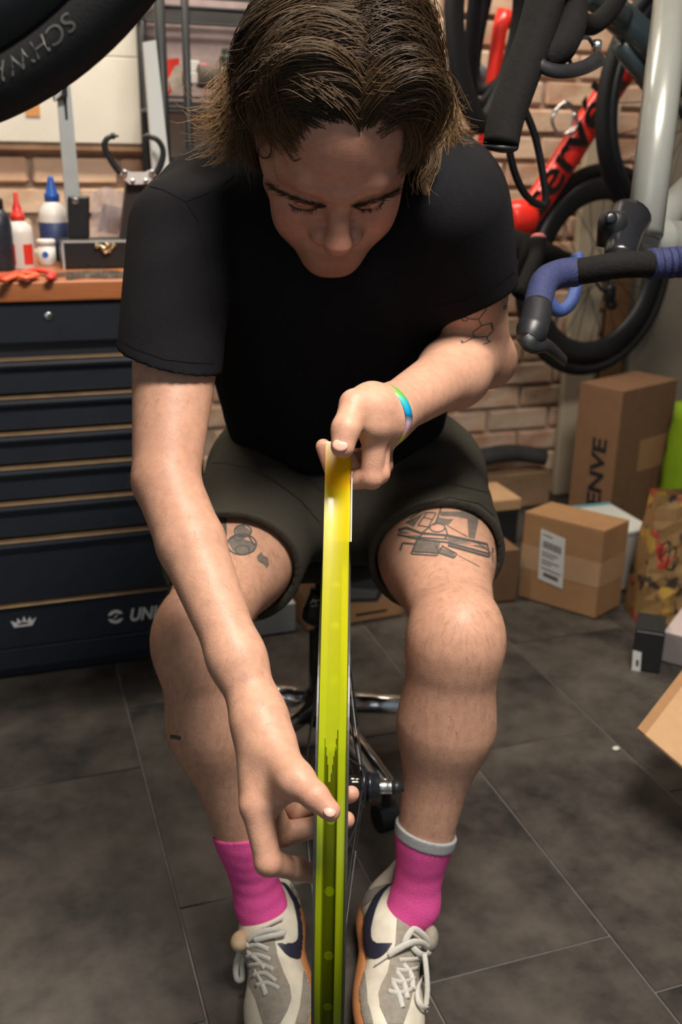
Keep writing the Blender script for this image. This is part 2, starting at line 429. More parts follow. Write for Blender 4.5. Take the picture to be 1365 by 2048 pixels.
# --- head frame: +x to the viewer's right, up towards the crown, forward along the face
TH = math.radians(67); YAW = math.radians(4)
Hf = -FW * math.cos(TH) - UP * math.sin(TH); Hu = UP * math.cos(TH) - FW * math.sin(TH); Hx = RT.copy()
Hf, Hx = Hf * math.cos(YAW) + Hx * math.sin(YAW), Hx * math.cos(YAW) - Hf * math.sin(YAW)
RL = math.radians(5)
Hu, Hx = Hu * math.cos(RL) + Hx * math.sin(RL), Hx * math.cos(RL) - Hu * math.sin(RL)
HC = P(668, 268, 1.09); HS = 1.07
HA = np.stack([Hx, Hu, Hf])
def hd(x, u, f): return HC + HS * (Hx * x + Hu * u + Hf * f)
def hel(S, x, u, f, rx, ru, rf, k): S.el(hd(x, u, f), HA, np.array([rx, ru, rf]) * HS, k * HS)
def hrc(S, a, b, r1, r2, k): S.rc(hd(*a), hd(*b), r1 * HS, r2 * HS, k * HS)
head = Solid()
hel(head, 0, .045, -.018, .074, .086, .096, .01)
hel(head, 0, .030, .045, .060, .066, .048, .03)           # forehead
hel(head, 0, -.035, .035, .058, .070, .052, .03)          # face mass
for s in (-1, 1):
    hrc(head, (s*.054, -.060, .008), (s*.013, -.096, .072), .0175, .0155, .028)   # jaw
    hrc(head, (s*.047, -.024, .057), (s*.060, -.012, .020), .017, .016, .022)   # cheekbone
    hel(head, s*.036, -.052, .064, .025, .028, .019, .025)                      # cheek
    hel(head, s*.078, -.012, -.010, .009, .030, .018, .010)                     # ear
hrc(head, (-.008, -.100, .078), (.008, -.100, .078), .0155, .0155, .02)         # chin
hel(head, 0, -.074, .078, .030, .030, .022, .025)                               # muzzle
for s in (-1, 1):
    hrc(head, (s*.008, .018, .0875), (s*.034, .023, .080), .0085, .0085, .014)  # brow ridge
    hrc(head, (s*.034, .023, .080), (s*.052, .015, .062), .0085, .008, .014)
    head.sub(RC(hd(s*.031, -.006, .0965), hd(s*.036, -.008, .092), .0125*HS, .0125*HS), .014*HS)
for s in (-1, 1):
    hel(head, s*.0315, -.006, .0745, .0145, .0115, .0125, .004)                 # closed lids over the eyes
    head.sub(EL(hd(s*.0315, -.0165, .0870), HA, np.array([.013, .0009, .004])*HS), .0015*HS)   # lid crease
hrc(head, (0, .012, .088), (0, -.018, .099), .0078, .0085, .012)                # nose bridge
hrc(head, (0, -.018, .099), (0, -.038, .107), .0092, .0150, .008)
for s in (-1, 1):
    hel(head, s*.0180, -.041, .094, .0090, .0092, .0115, .007)
    head.sub(RC(hd(s*.0075, -.053, .099), hd(s*.0075, -.048, .099), .0036*HS, .0036*HS), .003*HS)
hrc(head, (-.020, -.0755, .088), (.020, -.0755, .088), .0062, .0062, .009)      # lips
hrc(head, (-.015, -.0855, .088), (.015, -.0855, .088), .0068, .0068, .006)
head.sub(RC(hd(-.012, -.0805, .0955), hd(.012, -.0805, .0955), .0016*HS, .0016*HS), .004*HS)
NB = P(676, 425, 1.31)
head.rc(hd(0, -.045, -.030), NB, .056, .062, .03)
# --- arms
armA = Solid()
armA.rc(S1, lerp(S1, EL1, .45), .052, .0525, .012).rc(lerp(S1, EL1, .45), EL1, .0520, .0375, .008)
FA = EL1 - W1
armA.rc(EL1, lerp(EL1, W1, .30), .0370, .0370, .008).rc(lerp(EL1, W1, .30), lerp(EL1, W1, .8), .0370, .0270, .008)
armA.rc(lerp(EL1, W1, .8), W1, .0275, .0255, .02)
# right hand of the man (lower): thumb on the rim, fingers wrapped behind it
Wr = P(520, 1432, 1.005)
MI, PI_, DI, TI = P(513, 1612, .968), P(537, 1724, .960), P(590, 1737, .982), P(640, 1752, 1.005)
MM, PM, DM, TM = P(520, 1590, .995), P(566, 1668, 1.020), P(640, 1652, 1.022), P(693, 1640, 1.008)
MR, PR, DR, TR = P(528, 1570, 1.020), P(590, 1622, 1.045), P(650, 1604, 1.040), P(703, 1588, 1.020)
MP, PP, DP, TP = P(530, 1552, 1.040), P(585, 1592, 1.065), P(620, 1582, 1.062), P(648, 1576, 1.050)
hand = Solid()
hand.rc(W1, Wr, .0245, .0245, .01)
for m, r in ((MI, .0150), (MM, .0145), (MR, .0135), (MP, .0125)): hand.rc(lerp(Wr, m, .12), m, .0190, r, .020)
hand.rc(P(535, 1500, .985), P(530, 1590, .985), .020, .016, .02)
C1, MT, IT, TT = P(552, 1492, .985), P(592, 1560, .940), P(630, 1592, .9225), P(661, 1622, .9155)
hand.rc(C1, MT, .0185, .0150, .020).rc(MT, IT, .0132, .0124, .008).rc(IT, TT, .0124, .0098, .006)
hand.rc(P(530, 1590, .985), MT, .010, .010, .022)
hand.rc(P(540, 1600, .975), P(590, 1575, .955), .008, .008, .016)               # web
fing = Solid()
for (a, b, c, d), r in (((MI, PI_, DI, TI), 1.06), ((MM, PM, DM, TM), 1.04), ((MR, PR, DR, TR), 1.0), ((MP, PP, DP, TP), .88)):
    f = Solid(); f.rc(a, b, .0142 * r, .0122 * r, .004).sp(b, .0127 * r, .004).rc(b, c, .0119 * r, .0104 * r, .003).rc(c, d, .0104 * r, .0086 * r, .003)
    fing.add(f, .0012)
hand.add(fing, .007)
armA.add(hand, .012)
# left arm of the man (upper hand, holding the tape)
armB = Solid()
armB.rc(S2, lerp(S2, EL2, .5), .052, .0525, .012).rc(lerp(S2, EL2, .5), EL2, .052, .041, .012)
armB.rc(EL2, lerp(EL2, W2, .35), .0405, .0415, .014).rc(lerp(EL2, W2, .35), W2, .0410, .0285, .03)
armB.sp(P(990, 726, 1.375), .024, .03)
Wl = P(768, 830, 1.095)
hB = Solid()
hB.rc(W2, Wl, .0275, .0270, .02)
mI, pI, dI, tI = P(752, 850, 1.068), P(744, 955, 1.080), P(676, 964, 1.104), P(647, 893, 1.100)
mM, pM, dM, tM = P(757, 862, 1.085), P(758, 946, 1.085), P(714, 950, 1.105), P(700, 915, 1.100)
mR, pR, dR, tR = P(764, 868, 1.108), P(765, 930, 1.110), P(730, 938, 1.125), P(714, 910, 1.120)
mP, pP, dP, tP = P(768, 866, 1.128), P(766, 915, 1.130), P(740, 925, 1.140), P(727, 905, 1.135)
for m, r in ((mI, .0165), (mM, .0150), (mR, .0140), (mP, .0130)): hB.rc(lerp(Wl, m, .1), m, .0220, r, .02)
c1, mT, iT, tT = P(742, 806, 1.070), P(709, 808, 1.050), P(692, 858, 1.034), P(686, 893, 1.031)
hB.rc(Wl, c1, .024, .019, .02).rc(c1, mT, .0185, .0150, .016).rc(mT, iT, .0148, .0144, .006).rc(iT, tT, .0146, .0126, .006)
hB.rc(P(745, 825, 1.062), P(745, 850, 1.060), .016, .014, .02)
fB = Solid()
for (a, b, c, d), r in (((mI, pI, dI, tI), 1.08), ((mM, pM, dM, tM), 1.04), ((mR, pR, dR, tR), 1.0), ((mP, pP, dP, tP), .88)):
    f = Solid(); f.rc(a, b, .0132 * r, .0112 * r, .004).sp(b, .0116 * r, .004).rc(b, c, .0108 * r, .0096 * r, .003).rc(c, d, .0096 * r, .0080 * r, .003)
    fB.add(f, .0012)
hB.add(fB, .007)
armB.add(hB, .015)
# legs
def leg(H, K, A, s):
    L = Solid(); ax = nrm(A - K); back = nrm(np.array([0, 1.0, 0]) - ax * ax[1])
    L.rc(H, lerp(H, K, .55), .088, .074, .03).rc(lerp(H, K, .55), lerp(H, K, .93), .074, .053, .04)
    L.sp(K, .047, .03).sp(K + np.array([0, -.018, .012]), .030, .04)
    L.rc(lerp(K, A, .10), lerp(K, A, .34) + back * .012 + RT * s * .007, .050, .052, .04)
    L.rc(lerp(K, A, .34) + back * .012 + RT * s * .007, lerp(K, A, .72), .052, .0335, .05)
    L.rc(lerp(K, A, .04) - back * .008, lerp(K, A, .30) - back * .006, .045, .040, .04).rc(lerp(K, A, .2) - back * .012, lerp(K, A, .8) - back * .006, .028, .024, .03)
    L.rc(lerp(K, A, .72), A, .0335, .0285, .012)
    return L
legA = leg(H1, K1, A1, -1); legB = leg(H2, K2, A2, 1)
trunk = Solid()
trunk.rc(P(420, 430, 1.32), P(880, 420, 1.28), .055, .055, .03).rc(P(665, 520, 1.36), P(672, 800, 1.56), .11, .11, .08).rc(H1, H2, .09, .09, .05).rc(P(665, 450, 1.36), NB, .06, .055, .04)
body = Solid()
for g, k in ((trunk, .02), (armA, .02), (armB, .02), (legA, .02), (legB, .02)): body.add(g, k)
Vb, Fb = surface(body, (-0.36, 0.72, 0.02), (0.36, 1.72, 1.12), 0.0021)
Vh, Fh = surface(head, HC - 0.21, HC + 0.21, 0.0016)
Vs = np.concatenate([Vb, Vh]); Fs = np.concatenate([Fb, Fh + len(Vb)])
skin = obj('body', (Vs, Fs), M['skin'], person, True)
bvh = bvh_of(Vs, Fs)
# skin tone: redder face, knuckles, fingertips, knees and elbows; stubble on the jaw
base = np.array([0.505, 0.282, 0.190]); C = np.tile(base, (len(Vs), 1))
def dab(c, r, col, w):
    d = np.linalg.norm(Vs - c, axis=1); k = (np.exp(-(d / r) ** 2) * w)[:, None]; C[:] = C * (1 - k) + np.array(col) * k
q = (Vs - HC) @ HA.T / HS
face = np.concatenate([np.zeros(len(Vb)), np.ones(len(Vh))])[:, None]
C[:] = C * (1 - face * .55) + np.array([.475, .205, .138]) * face * .55
for c in (hd(0, -.046, .115), hd(-.04, -.03, .07), hd(.04, -.03, .07)): dab(c, .026, (.48, .185, .125), .6)
st = (np.clip((-.052 - q[:, 1] + .12 * (q[:, 2] - .07)) / .02, 0, 1) * face[:, 0] * np.clip((q[:, 2] + .03) / .03, 0, 1) * np.where((q[:, 2] > .085) & (np.abs(q[:, 0]) < .032), np.clip((-.058 - q[:, 1]) / .008, 0, 1), 1))[:, None] * .5
C[:] = C * (1 - st) + np.array([.20, .115, .072]) * st
for c in (MI, PI_, TI, TT, IT, TM, TR, PM, mI, pI, tT, tI, pM, mM): dab(c, .016, (.52, .235, .165), .5)
for c in (EL2, EL1, K1 + UP * .01, K2 + UP * .01): dab(c, .06, (.48, .235, .150), .45)
tint(skin, C)

# --- clothing: each piece is a hollow solid that follows the body
def wrinkle(amp, wl, d1, d2, seed):
    """soft folds running across direction d1"""
    d1 = nrm(d1); d2 = nrm(d2)
    def g(p):
        a = p @ d1; b = p @ d2; c = p @ np.cross(d1, d2)
        w = np.sin(b * 23 + seed) * .018 + np.sin(c * 31 + seed * 2) * .012
        e = (.5 + .5 * np.sin(b * 17 + c * 13 + seed * 3)) * (.5 + .5 * np.sin(a * 9 + seed))
        return -amp * e * np.sin((a + w) * 2 * math.pi / wl)
    return g
def PL3(a, b, c, beyond):
    n = nrm(np.cross(b - a, c - a)); n = n if (np.asarray(beyond) - a) @ n > 0 else -n
    return PL(a, n)
shirt = Solid()
AX1 = nrm(EL1 - S1); AX2 = nrm(EL2 - S2)
HM1 = P(338, 716, 1.165); HM2 = P(944, 590, 1.28)
tor = Solid()
tor.rc(P(430, 440, 1.30), P(868, 410, 1.26), .082, .084, .03)
tor.rc(P(640, 520, 1.34), P(668, 800, 1.55), .142, .150, .08)
tor.rc(P(520, 480, 1.33), P(590, 780, 1.55), .110, .100, .08).rc(P(820, 480, 1.30), P(745, 780, 1.54), .110, .105, .08)
tor.rc(P(660, 400, 1.44), P(670, 600, 1.60), .130, .14, .08)
tor.rc(P(672, 840, 1.60), P(672, 930, 1.66), .145, .140, .05)
tor.sub(RC(hd(0, -.045, -.03), NB, .058, .066), .012)
tor.cut(PL(P(672, 905, 1.56) - np.array([0, 0, .035]), nrm(np.array([0, -.25, -1.0]))), .02)
tor.disp(wrinkle(.0032, .085, RT * .8 + UP * .5, UP, 1.0))
slA = Solid().rc(S1 + UP * .004 - RT * .002, HM1 + AX1 * .06, .0670, .0600, .02)
slA.cut(PL3(P(240, 692, 1.175), P(331, 736, 1.115), P(425, 742, 1.17), EL1), .002)
slA.sub(RC(HM1 - AX1 * .02, HM1 + AX1 * .08, .0548, .0548), .002)
slA.disp(wrinkle(.0022, .060, AX1 * .8 + RT * .5, RT, 2.2))
slB = Solid().rc(S2 + UP * .006, HM2 + AX2 * .07, .0680, .0610, .02)
slB.cut(PL3(P(868, 628, 1.31), P(945, 620, 1.245), P(1031, 555, 1.30), EL2), .002)
slB.sub(RC(HM2 - AX2 * .01, HM2 + AX2 * .09, .0570, .0570), .002)
slB.disp(wrinkle(.0025, .055, AX2 * .7 + RT * .6, RT, 4.0))
shirt.add(tor, .02).add(slA, .035).add(slB, .035)
V, F = surface(shirt, (-0.36, 0.95, 0.45), (0.36, 1.86, 1.20), 0.0030)
tee = obj('t_shirt', (V, F), M['shirt'], person, True)
bvh_tee = bvh_of(V, F)
def one_run(VF):
    runs = []
    for f in VF[1]:
        if runs and runs[-1][-1][3] == f[0]: runs[-1].append(f)
        else: runs.append([f])
    b_ = max(runs, key=len); lo_ = b_[0][0]; hi_ = b_[-1][2]
    return VF[0][lo_:hi_ + 1], [tuple(i - lo_ for i in f) for f in b_]
# seams and hems of the shirt: raised thread lines lying on the cloth
seams = [ribbon_on(bvh_tee, pl, w, .0009) for pl, w in (
    ([(240, 676), (270, 697), (330, 719), (380, 725), (427, 726)], 1.6), ([(868, 612), (920, 604), (980, 575), (1031, 541)], 1.6),
    ([(300, 372), (330, 380), (372, 403), (420, 385), (470, 345)], 2.2), ([(372, 403), (395, 440), (415, 520), (424, 640)], 2.0))]
for s_ in seams: obj('seam', one_run(s_), M['shirt'], tee)
# shorts
shorts = Solid()
HA1 = lerp(H1, K1, .60); HA2 = lerp(H2, K2, .62)
tA = nrm(K1 - H1); tB = nrm(K2 - H2)
shorts.rc(H1 + np.array([0, .03, .0]), H2 + np.array([0, .03, .0]), .112, .112, .04)
shorts.rc(np.array([0, 1.60, .62]), np.array([0, 1.58, .72]), .135, .135, .06)
pA = Solid().rc(H1, K1 - tA * .03, .105, .094, .02); pA.cut(PL(P(478, 1098, 1.36), nrm(tA + RT * .22 - UP * .10)), .002); pA.sub(RC(H1 + tA * .12, K1 + tA * .05, .088, .083), .002)
pB = Solid().rc(H2, K2 - tB * .03, .108, .092, .02); pB.cut(PL(P(888, 1012, 1.36), nrm(tB + RT * .02 - UP * .12)), .002); pB.sub(RC(H2 + tB * .12, K2 + tB * .05, .090, .080), .002)
pA.disp(wrinkle(.0030, .075, tA * .8 + RT * .5, RT, .5)); pB.disp(wrinkle(.0034, .070, tB * .9 - RT * .45, RT, 2.5))
shorts.rc(H1 * .5 + H2 * .5 - np.array([0, .10, .01]), H1 * .5 + H2 * .5 + np.array([0, .05, 0]), .085, .10, .04)
shorts.add(pA, .03).add(pB, .03)
V, F = surface(shorts, (-0.36, 1.02, 0.36), (0.36, 1.78, 0.90), 0.0030)
sho = obj('shorts', (V, F), M['shorts'], person, True)
bvh_sho = bvh_of(V, F)
seams = [ribbon_on(bvh_sho, pl, w, .0008) for pl, w in (
    ([(405, 927), (450, 925), (500, 937), (545, 960), (600, 1000), (640, 1045)], 2.2), ([(408, 1018), (460, 1025), (520, 1055), (560, 1100), (584, 1160)], 1.6),
    ([(774, 1046), (830, 1012), (900, 995), (960, 1008), (1000, 1042)], 1.6), ([(830, 978), (900, 968), (975, 985)], 1.4), ([(480, 870), (540, 900), (600, 950), (655, 990)], 1.8))]
for s_ in seams: obj('seam', one_run(s_), M['black_matte'], sho)
# socks
def sock(L, A, toe, plane):
    g = Solid().add(lambda p: L(p) - .0026, .001).rc(A, toe, .0320, .024, .02)
    g.cut(plane, .0015); g.disp(wrinkle(.0003, .022, nrm(A - toe) * .3 - EZ, RT, 1.3)); return g
axA = nrm(A1 - K1); axB = nrm(A2 - K2)
tcA = lerp(K1, A1, .74); tcB = lerp(K2, A2, .75)
plA = PL3(P(420, 1668, 1.34), P(460, 1684, 1.30), P(500, 1662, 1.34), K1); plB = PL3(P(806, 1636, 1.35), P(868, 1682, 1.305), P(918, 1668, 1.35), K2)
V, F = surface(sock(legA, A1, A1 + np.array([.026, -.025, -.045]), plA), tcA - .2, tcA + np.array([.2, .2, .15]), .0022)
obj('sock', (V, F), M['pink_sock'], person, True)['label'] = 'plain pink crew sock with no band'
V, F = surface(sock(legB, A2, A2 + np.array([-.032, -.022, -.045]), plB), tcB - .2, tcB + np.array([.2, .2, .15]), .0022)
so = obj('sock', (V, F), M['pink_sock'], person, True); so['label'] = 'pink crew sock with grey top band'
bd = Solid().add(lambda p: legB(p) - .0040, .001); bd.cut(lambda p: plB(p) - .0006, .001); bd.cut(lambda p: -plB(p) - .0165, .001)
V, F = surface(bd, tcB - .1, tcB + .1, .0018); obj('sock_band', (V, F), M['grey_sock'], so, True)['label'] = 'grey band'

# --- trainers: sole, upper, suede panels, curved stripe, laces
def shoe(org, fwd, roll, s, lab):
    """org: heel-bottom centre; fwd: toe direction; s=+1 when the inner side is at -RT"""
    f = nrm(fwd); z0 = EZ - f * (EZ @ f); z0 = nrm(z0); x0 = np.cross(f, z0)              # x0 to the foot's right seen from above
    x = nrm(x0 * math.cos(roll) + z0 * math.sin(roll)); z = np.cross(x, f)
    L = lambda a, b, c: np.asarray(org) + x * a + f * b + z * c
    ax = np.stack([x, f, z])
    out = -s                                                                               # outer side sign along x
    sole = Solid()
    sole.el(L(0, .045, .012), ax, (.036, .048, .030), .01).el(L(0, .12, .012), ax, (.034, .08, .030), .03).el(L(out * .004, .205, .012), ax, (.049, .082, .030), .03)
    sole.cut(PL(L(0, 0, .027), z), .006); sole.cut(PL(L(0, 0, 0), -z), .004)
    up_ = Solid()
    up_.rc(L(0, .040, .030), L(0, .032, .096), .0335, .030, .02)
    up_.rc(L(0, .045, .048), L(0, .10, .054), .0340, .0345, .03)
    up_.rc(L(0, .10, .048), L(out * .002, .185, .026), .0340, .0330, .04)
    up_.el(L(out * .004, .215, .022), ax, (.0455, .068, .034), .03)
    up_.cut(PL(L(0, 0, .020), -z), .004)
    up_.sub(RC(L(0, .054, .108), L(0, .046, .16), .0290, .036), .006)
    up_.sub(RC(L(0, .034, .108), L(0, .090, .100), .0250, .025), .010)
    root = obj('shoe', surface(up_, L(0, .14, .05) - .2, L(0, .14, .05) + .2, .0022), M['leather'], person, True)
    root['label'] = lab
    V, F = surface(sole, L(0, .14, .05) - .2, L(0, .14, .05) + .2, .0022)
    obj('sole', (V, F), M['gum'], root, True)['label'] = 'brown gum rubber sole'
    Vu = np.array([v.co[:] for v in root.data.vertices]) + np.array(person.location); Fu = [tuple(p.vertices) for p in root.data.polygons]
    return root, bvh_of(Vu, Fu), L
shA, bvA, LA = shoe((-.078, 1.195, .016), (.10, -1, 0), math.radians(-23), -1, 'worn white trainer under the plain pink sock')
shB, bvB, LB = shoe((.062, 1.195, .018), (.0, -1, 0), math.radians(28), 1, 'worn white trainer under the grey-banded sock')

# --- hair: a close undercoat with long strands swept from the parting over both sides, flicking out at the nape
HAIRD = np.array([.030, .0185, .0105]); HAIRM = np.array([.088, .053, .026]); HAIRL = np.array([.23, .125, .048])
cap = Solid()
hel(cap, 0, .046, -.018, .0775, .090, .1005, .01)
hrc(cap, (-.045, -.02, -.06), (.045, -.02, -.06), .052, .052, .03)
cap.cut(PL(hd(0, .086, .068), nrm(Hf * .80 - Hu * .60)), .006)
cap.cut(PL(hd(0, -.075, -.05), nrm(-Hu)), .01)
Vc, Fc = surface(cap, HC - .2, HC + .2, .003)
rg = np.random.default_rng(11)
def hair_strands(n, f_lo, f_hi, phi0, phi1, lift, drift, side, length_jit=.12, flick=.03, curl=0.0, m=15, part=.014, thick=.012, clump=26, light=.3, wave=.006):
    """strands from the parting round one side of the head; returns (n, m, 3) head-frame paths and colours"""
    t = np.linspace(0, 1, m)[None, :]
    ci = rg.integers(0, clump, n); cf = rg.uniform(f_lo, f_hi, clump); cl = rg.normal(0, 1, clump); cp = rg.uniform(0, 6.28, clump)
    spread = (f_hi - f_lo) / clump * .9
    f0 = np.clip(cf[ci] + rg.normal(0, spread, n), f_lo - .01, f_hi + .01)[:, None]
    end = phi1 * (1 + rg.normal(0, length_jit * .5, n) + cl[ci] * length_jit * .5)[:, None]
    ph0 = (phi0 + rg.uniform(0, 1, n) ** 2 * (phi1 - phi0) * .55)[:, None]
    ph = ph0 + np.maximum(end - ph0, .25) * t ** 1.1
    f = f0 - drift * t ** 1.2 + curl * np.maximum(t - .55, 0) ** 2 * 5
    f = f + (np.sin(ph * 5 + cp[ci][:, None]) * wave)
    fr = np.clip((f + .020) / .104, -.97, .97); Rr = np.sqrt(1 - fr ** 2)
    th = (thick * (.35 + .65 * rg.uniform(0, 1, n)) + cl[ci] * .0022)[:, None] * (0.30 + np.sin(np.minimum(t * 2.2, 1.57)) * .8)
    lf = lift * np.sin(np.clip(t, 0, 1) * math.pi) * (1 + .3 * cl[ci][:, None])
    out = th + lf + flick * np.maximum(t - .62, 0) ** 2 * 8 * (1 + .35 * rg.normal(0, 1, n))[:, None]
    ax_, ay_ = .081 * Rr + out, .099 * Rr + out
    x = side * (np.sin(np.minimum(ph, 1.75)) * ax_) + part * np.cos(ph).clip(0, 1) * (1 - t)
    u = .046 + np.cos(np.minimum(ph, 1.75)) * ay_ - np.maximum(ph - 1.75, 0) * .075
    x = x - side * np.maximum(ph - 1.75, 0) * .016
    u = u + flick * np.maximum(t - .75, 0) ** 2 * 14 * (1 + .5 * rg.normal(0, 1, n))[:, None]
    jx = rg.normal(0, .0012, (n, 1)) * (1 + 2 * t); x = x + jx; u = u + rg.normal(0, .0012, (n, 1)) * (1 + 2 * t)
    pts = np.stack([x + 0 * t, u + 0 * t, f + 0 * t], -1)
    k = (rg.uniform(0, 1, n) * .5 + .25 * (cl[ci] * .5 + .5))[:, None, None].clip(0, 1)
    c = HAIRD * (1 - k) + HAIRM * k
    tip = (np.clip((t - .45) / .55, 0, 1) ** 1.4 * light)[..., None] * rg.uniform(.5, 1.3, (n, 1, 1))
    c = c * (1 - tip) + HAIRL * tip
    return pts, c
HP = []; HCc = []
def H(*a, **k):
    p, c = hair_strands(*a, **k); HP.append(p); HCc.append(c)
for sd in (-1, 1):
    H(1500, -.085, .045, .02, 1.95, .006, .020, sd, thick=.011, light=.35, flick=.012)
    H(1100, -.105, -.01, .35, 2.35, .004, .012, sd, thick=.012, flick=.010, light=.6, length_jit=.2)
    H(300, .062, .074, .10, .95, .012, .050, sd, thick=.010, light=.25, flick=0, clump=8, wave=.002, part=.006)
for sd in (-1, 1): H(260, -.09, .06, -.12, 1.2, .008, .012, sd, thick=.013, light=.2, flick=0, clump=12)
H(620, .045, .072, .03, 1.42, .020, .018, -1, thick=.014, light=.45, flick=.004, curl=.020, clump=10, wave=.004)
H(340, .050, .070, .03, 1.10, .020, .006, -1, thick=.013, light=.40, flick=-.012, curl=.030, clump=6, wave=.003)
H(620, .040, .072, .03, 1.50, .018, .022, 1, thick=.013, light=.40, flick=.004, curl=.012, clump=10, wave=.004)
paths = np.concatenate(HP); cols = np.concatenate(HCc)
# a few loose locks hanging onto the forehead and temple (pixel guides on the real brow)
bvh_head = bvh_of(Vh, Fh)
def lock(pix, n, spread, lift0, lift1, lc, m=15):
    g = spline(np.array(pix, float), 6); g = g[np.linspace(0, len(g) - 1, m).astype(int)]
    base_ = []
    for i, (uu, vv) in enumerate(g):
        q_ = cast(bvh_head, uu, vv, lift0 + (lift1 - lift0) * i / (m - 1))
        base_.append(q_ if q_ is not None else (base_[-1] + P(uu, vv, 1.0) - P(g[i - 1][0], g[i - 1][1], 1.0) if base_ else P(uu, vv, 1.03)))
    base_ = np.array(base_); out = []
    for _ in range(n):
        o_ = rg.normal(0, spread, 3)[None] * (np.linspace(.6, 1, m) * np.linspace(1.2, .25, m) * 2)[:, None]
        out.append((base_ + o_ - HC) @ HA.T / HS)
    c = np.tile(HAIRD * .4 + HAIRM * .6, (n, m, 1)) * (1 + lc * np.linspace(0, 1, m))[None, :, None] * rg.uniform(.6, 1.3, (n, 1, 1))
    return np.array(out), c
for pix, n, sp_, l0, l1, lc in (
    ([(815, 240), (845, 290), (842, 340), (826, 370), (833, 398)], 60, .0030, .012, .010, 1.2),
    ([(560, 215), (562, 265), (575, 295), (590, 318), (604, 314)], 4, .0008, .003, .002, 0),
    ([(536, 250), (548, 285), (545, 312), (530, 316), (524, 308)], 4, .0008, .003, .002, 0),
    ([(525, 180), (505, 230), (508, 290), (520, 330)], 110, .0045, .012, .006, .3),
    ([(650, 190), (610, 168), (570, 185), (555, 215), (560, 238)], 120, .0045, .022, .012, .9),
    ([(665, 200), (635, 176), (600, 188), (590, 215), (598, 236)], 100, .0040, .020, .010, .9),
    ([(740, 175), (775, 178), (805, 205), (820, 250), (838, 290)], 130, .0045, .022, .014, 1.0)):
    p_, c_ = lock(pix, n, sp_, l0, l1, lc); paths = np.concatenate([paths, p_]); cols = np.concatenate([cols, c_])
W = HC + HS * (paths @ HA)
# curls flicking out at the nape on both sides
def curl(pix, n, sp0, sp1, lc, m=15):
    g = np.array([P(*q_) for q_ in pix]); g = spline(g, 6); g = g[np.linspace(0, len(g) - 1, m).astype(int)]; out = []
    w_ = np.linspace(0, 1, m)[:, None]
    for _ in range(n):
        a_, b_, c_ = rg.normal(0, 1, (3, 3)); out.append(g + a_ * sp0 * (1 - w_) + b_ * sp1 * w_ + c_ * .004 * np.sin(w_ * 3.1 + a_[0]))
    out = [np.stack([np.interp(np.linspace(0, f_, m), np.linspace(0, 1, m), o__[:, k]) for k in range(3)], 1) for o__, f_ in zip(out, rg.uniform(.42, 1.0, n) ** .8)]
    t_ = np.linspace(0, 1, m)[None, :, None]; k_ = rg.uniform(.5, 1.2, (n, 1, 1)) * lc
    mix = np.clip(.25 + .75 * t_, 0, 1) * k_; mix = np.clip(mix, 0, 1)
    return np.array(out), HAIRM * (1 - mix) + HAIRL * mix
for pix, n, lc in (
    ([(775, 195, .985), (808, 222, 1.00), (830, 262, 1.015), (834, 300, 1.03), (820, 332, 1.04), (797, 352, 1.045)], 170, .25), ([(760, 190, .98), (800, 210, .99), (822, 250, 1.01), (824, 290, 1.025), (808, 325, 1.035), (796, 345, 1.045)], 110, .45),
    ([(478, 150, 1.17), (462, 195, 1.17), (440, 225, 1.16), (412, 232, 1.15), (398, 205, 1.14)], 70, .9),
    ([(480, 170, 1.16), (468, 215, 1.17), (450, 250, 1.17), (425, 268, 1.16), (402, 262, 1.15)], 110, .9),
    ([(482, 160, 1.15), (476, 220, 1.16), (462, 265, 1.17), (440, 292, 1.17), (415, 296, 1.16)], 110, .8),
    ([(485, 190, 1.14), (484, 245, 1.15), (476, 285, 1.16), (458, 305, 1.16), (440, 300, 1.15)], 110, .7),
    ([(490, 210, 1.12), (494, 270, 1.14), (498, 310, 1.15), (505, 345, 1.15)], 90, .6),
    ([(472, 130, 1.16), (455, 165, 1.16), (432, 190, 1.15), (420, 175, 1.14)], 60, .9),
    ([(880, 170, 1.17), (893, 215, 1.18), (905, 240, 1.18), (922, 238, 1.17)], 70, .9),
    ([(878, 190, 1.16), (890, 245, 1.17), (905, 275, 1.18), (930, 282, 1.18)], 100, .9),
    ([(874, 210, 1.15), (886, 275, 1.16), (900, 305, 1.17), (926, 318, 1.17)], 110, .85),
    ([(868, 230, 1.14), (876, 300, 1.15), (890, 325, 1.16), (915, 335, 1.16)], 100, .7),
    ([(860, 250, 1.12), (858, 310, 1.13), (866, 340, 1.14), (885, 345, 1.14)], 80, .7),
    ([(850, 260, 1.10), (845, 320, 1.11), (838, 350, 1.11), (842, 372, 1.11)], 60, .8)):
    if pix[0][0] not in (775, 760): pix = [(a_ + (a_ - 680) * .05 * i_ / 3, b_, c__) for i_, (a_, b_, c__) in enumerate(pix)]; n = int(n * 1.05)
    p_, c_ = curl(pix, n, .0045 if pix[0][0] in (775, 760) else .008, .0025 if pix[0][0] in (775, 760) else .012, lc); W = np.concatenate([W, p_]); cols = np.concatenate([cols, c_])
Vst, Fst, Cst = strands(W, .00052, .00018, cols)
Cc = np.tile(HAIRD * .9, (len(Vc), 1))
hair = obj('hair', (np.concatenate([Vc, Vst]), np.concatenate([Fc, Fst + len(Vc)])), M['hair'], person, True)
tint(hair, np.concatenate([Cc, Cst]))
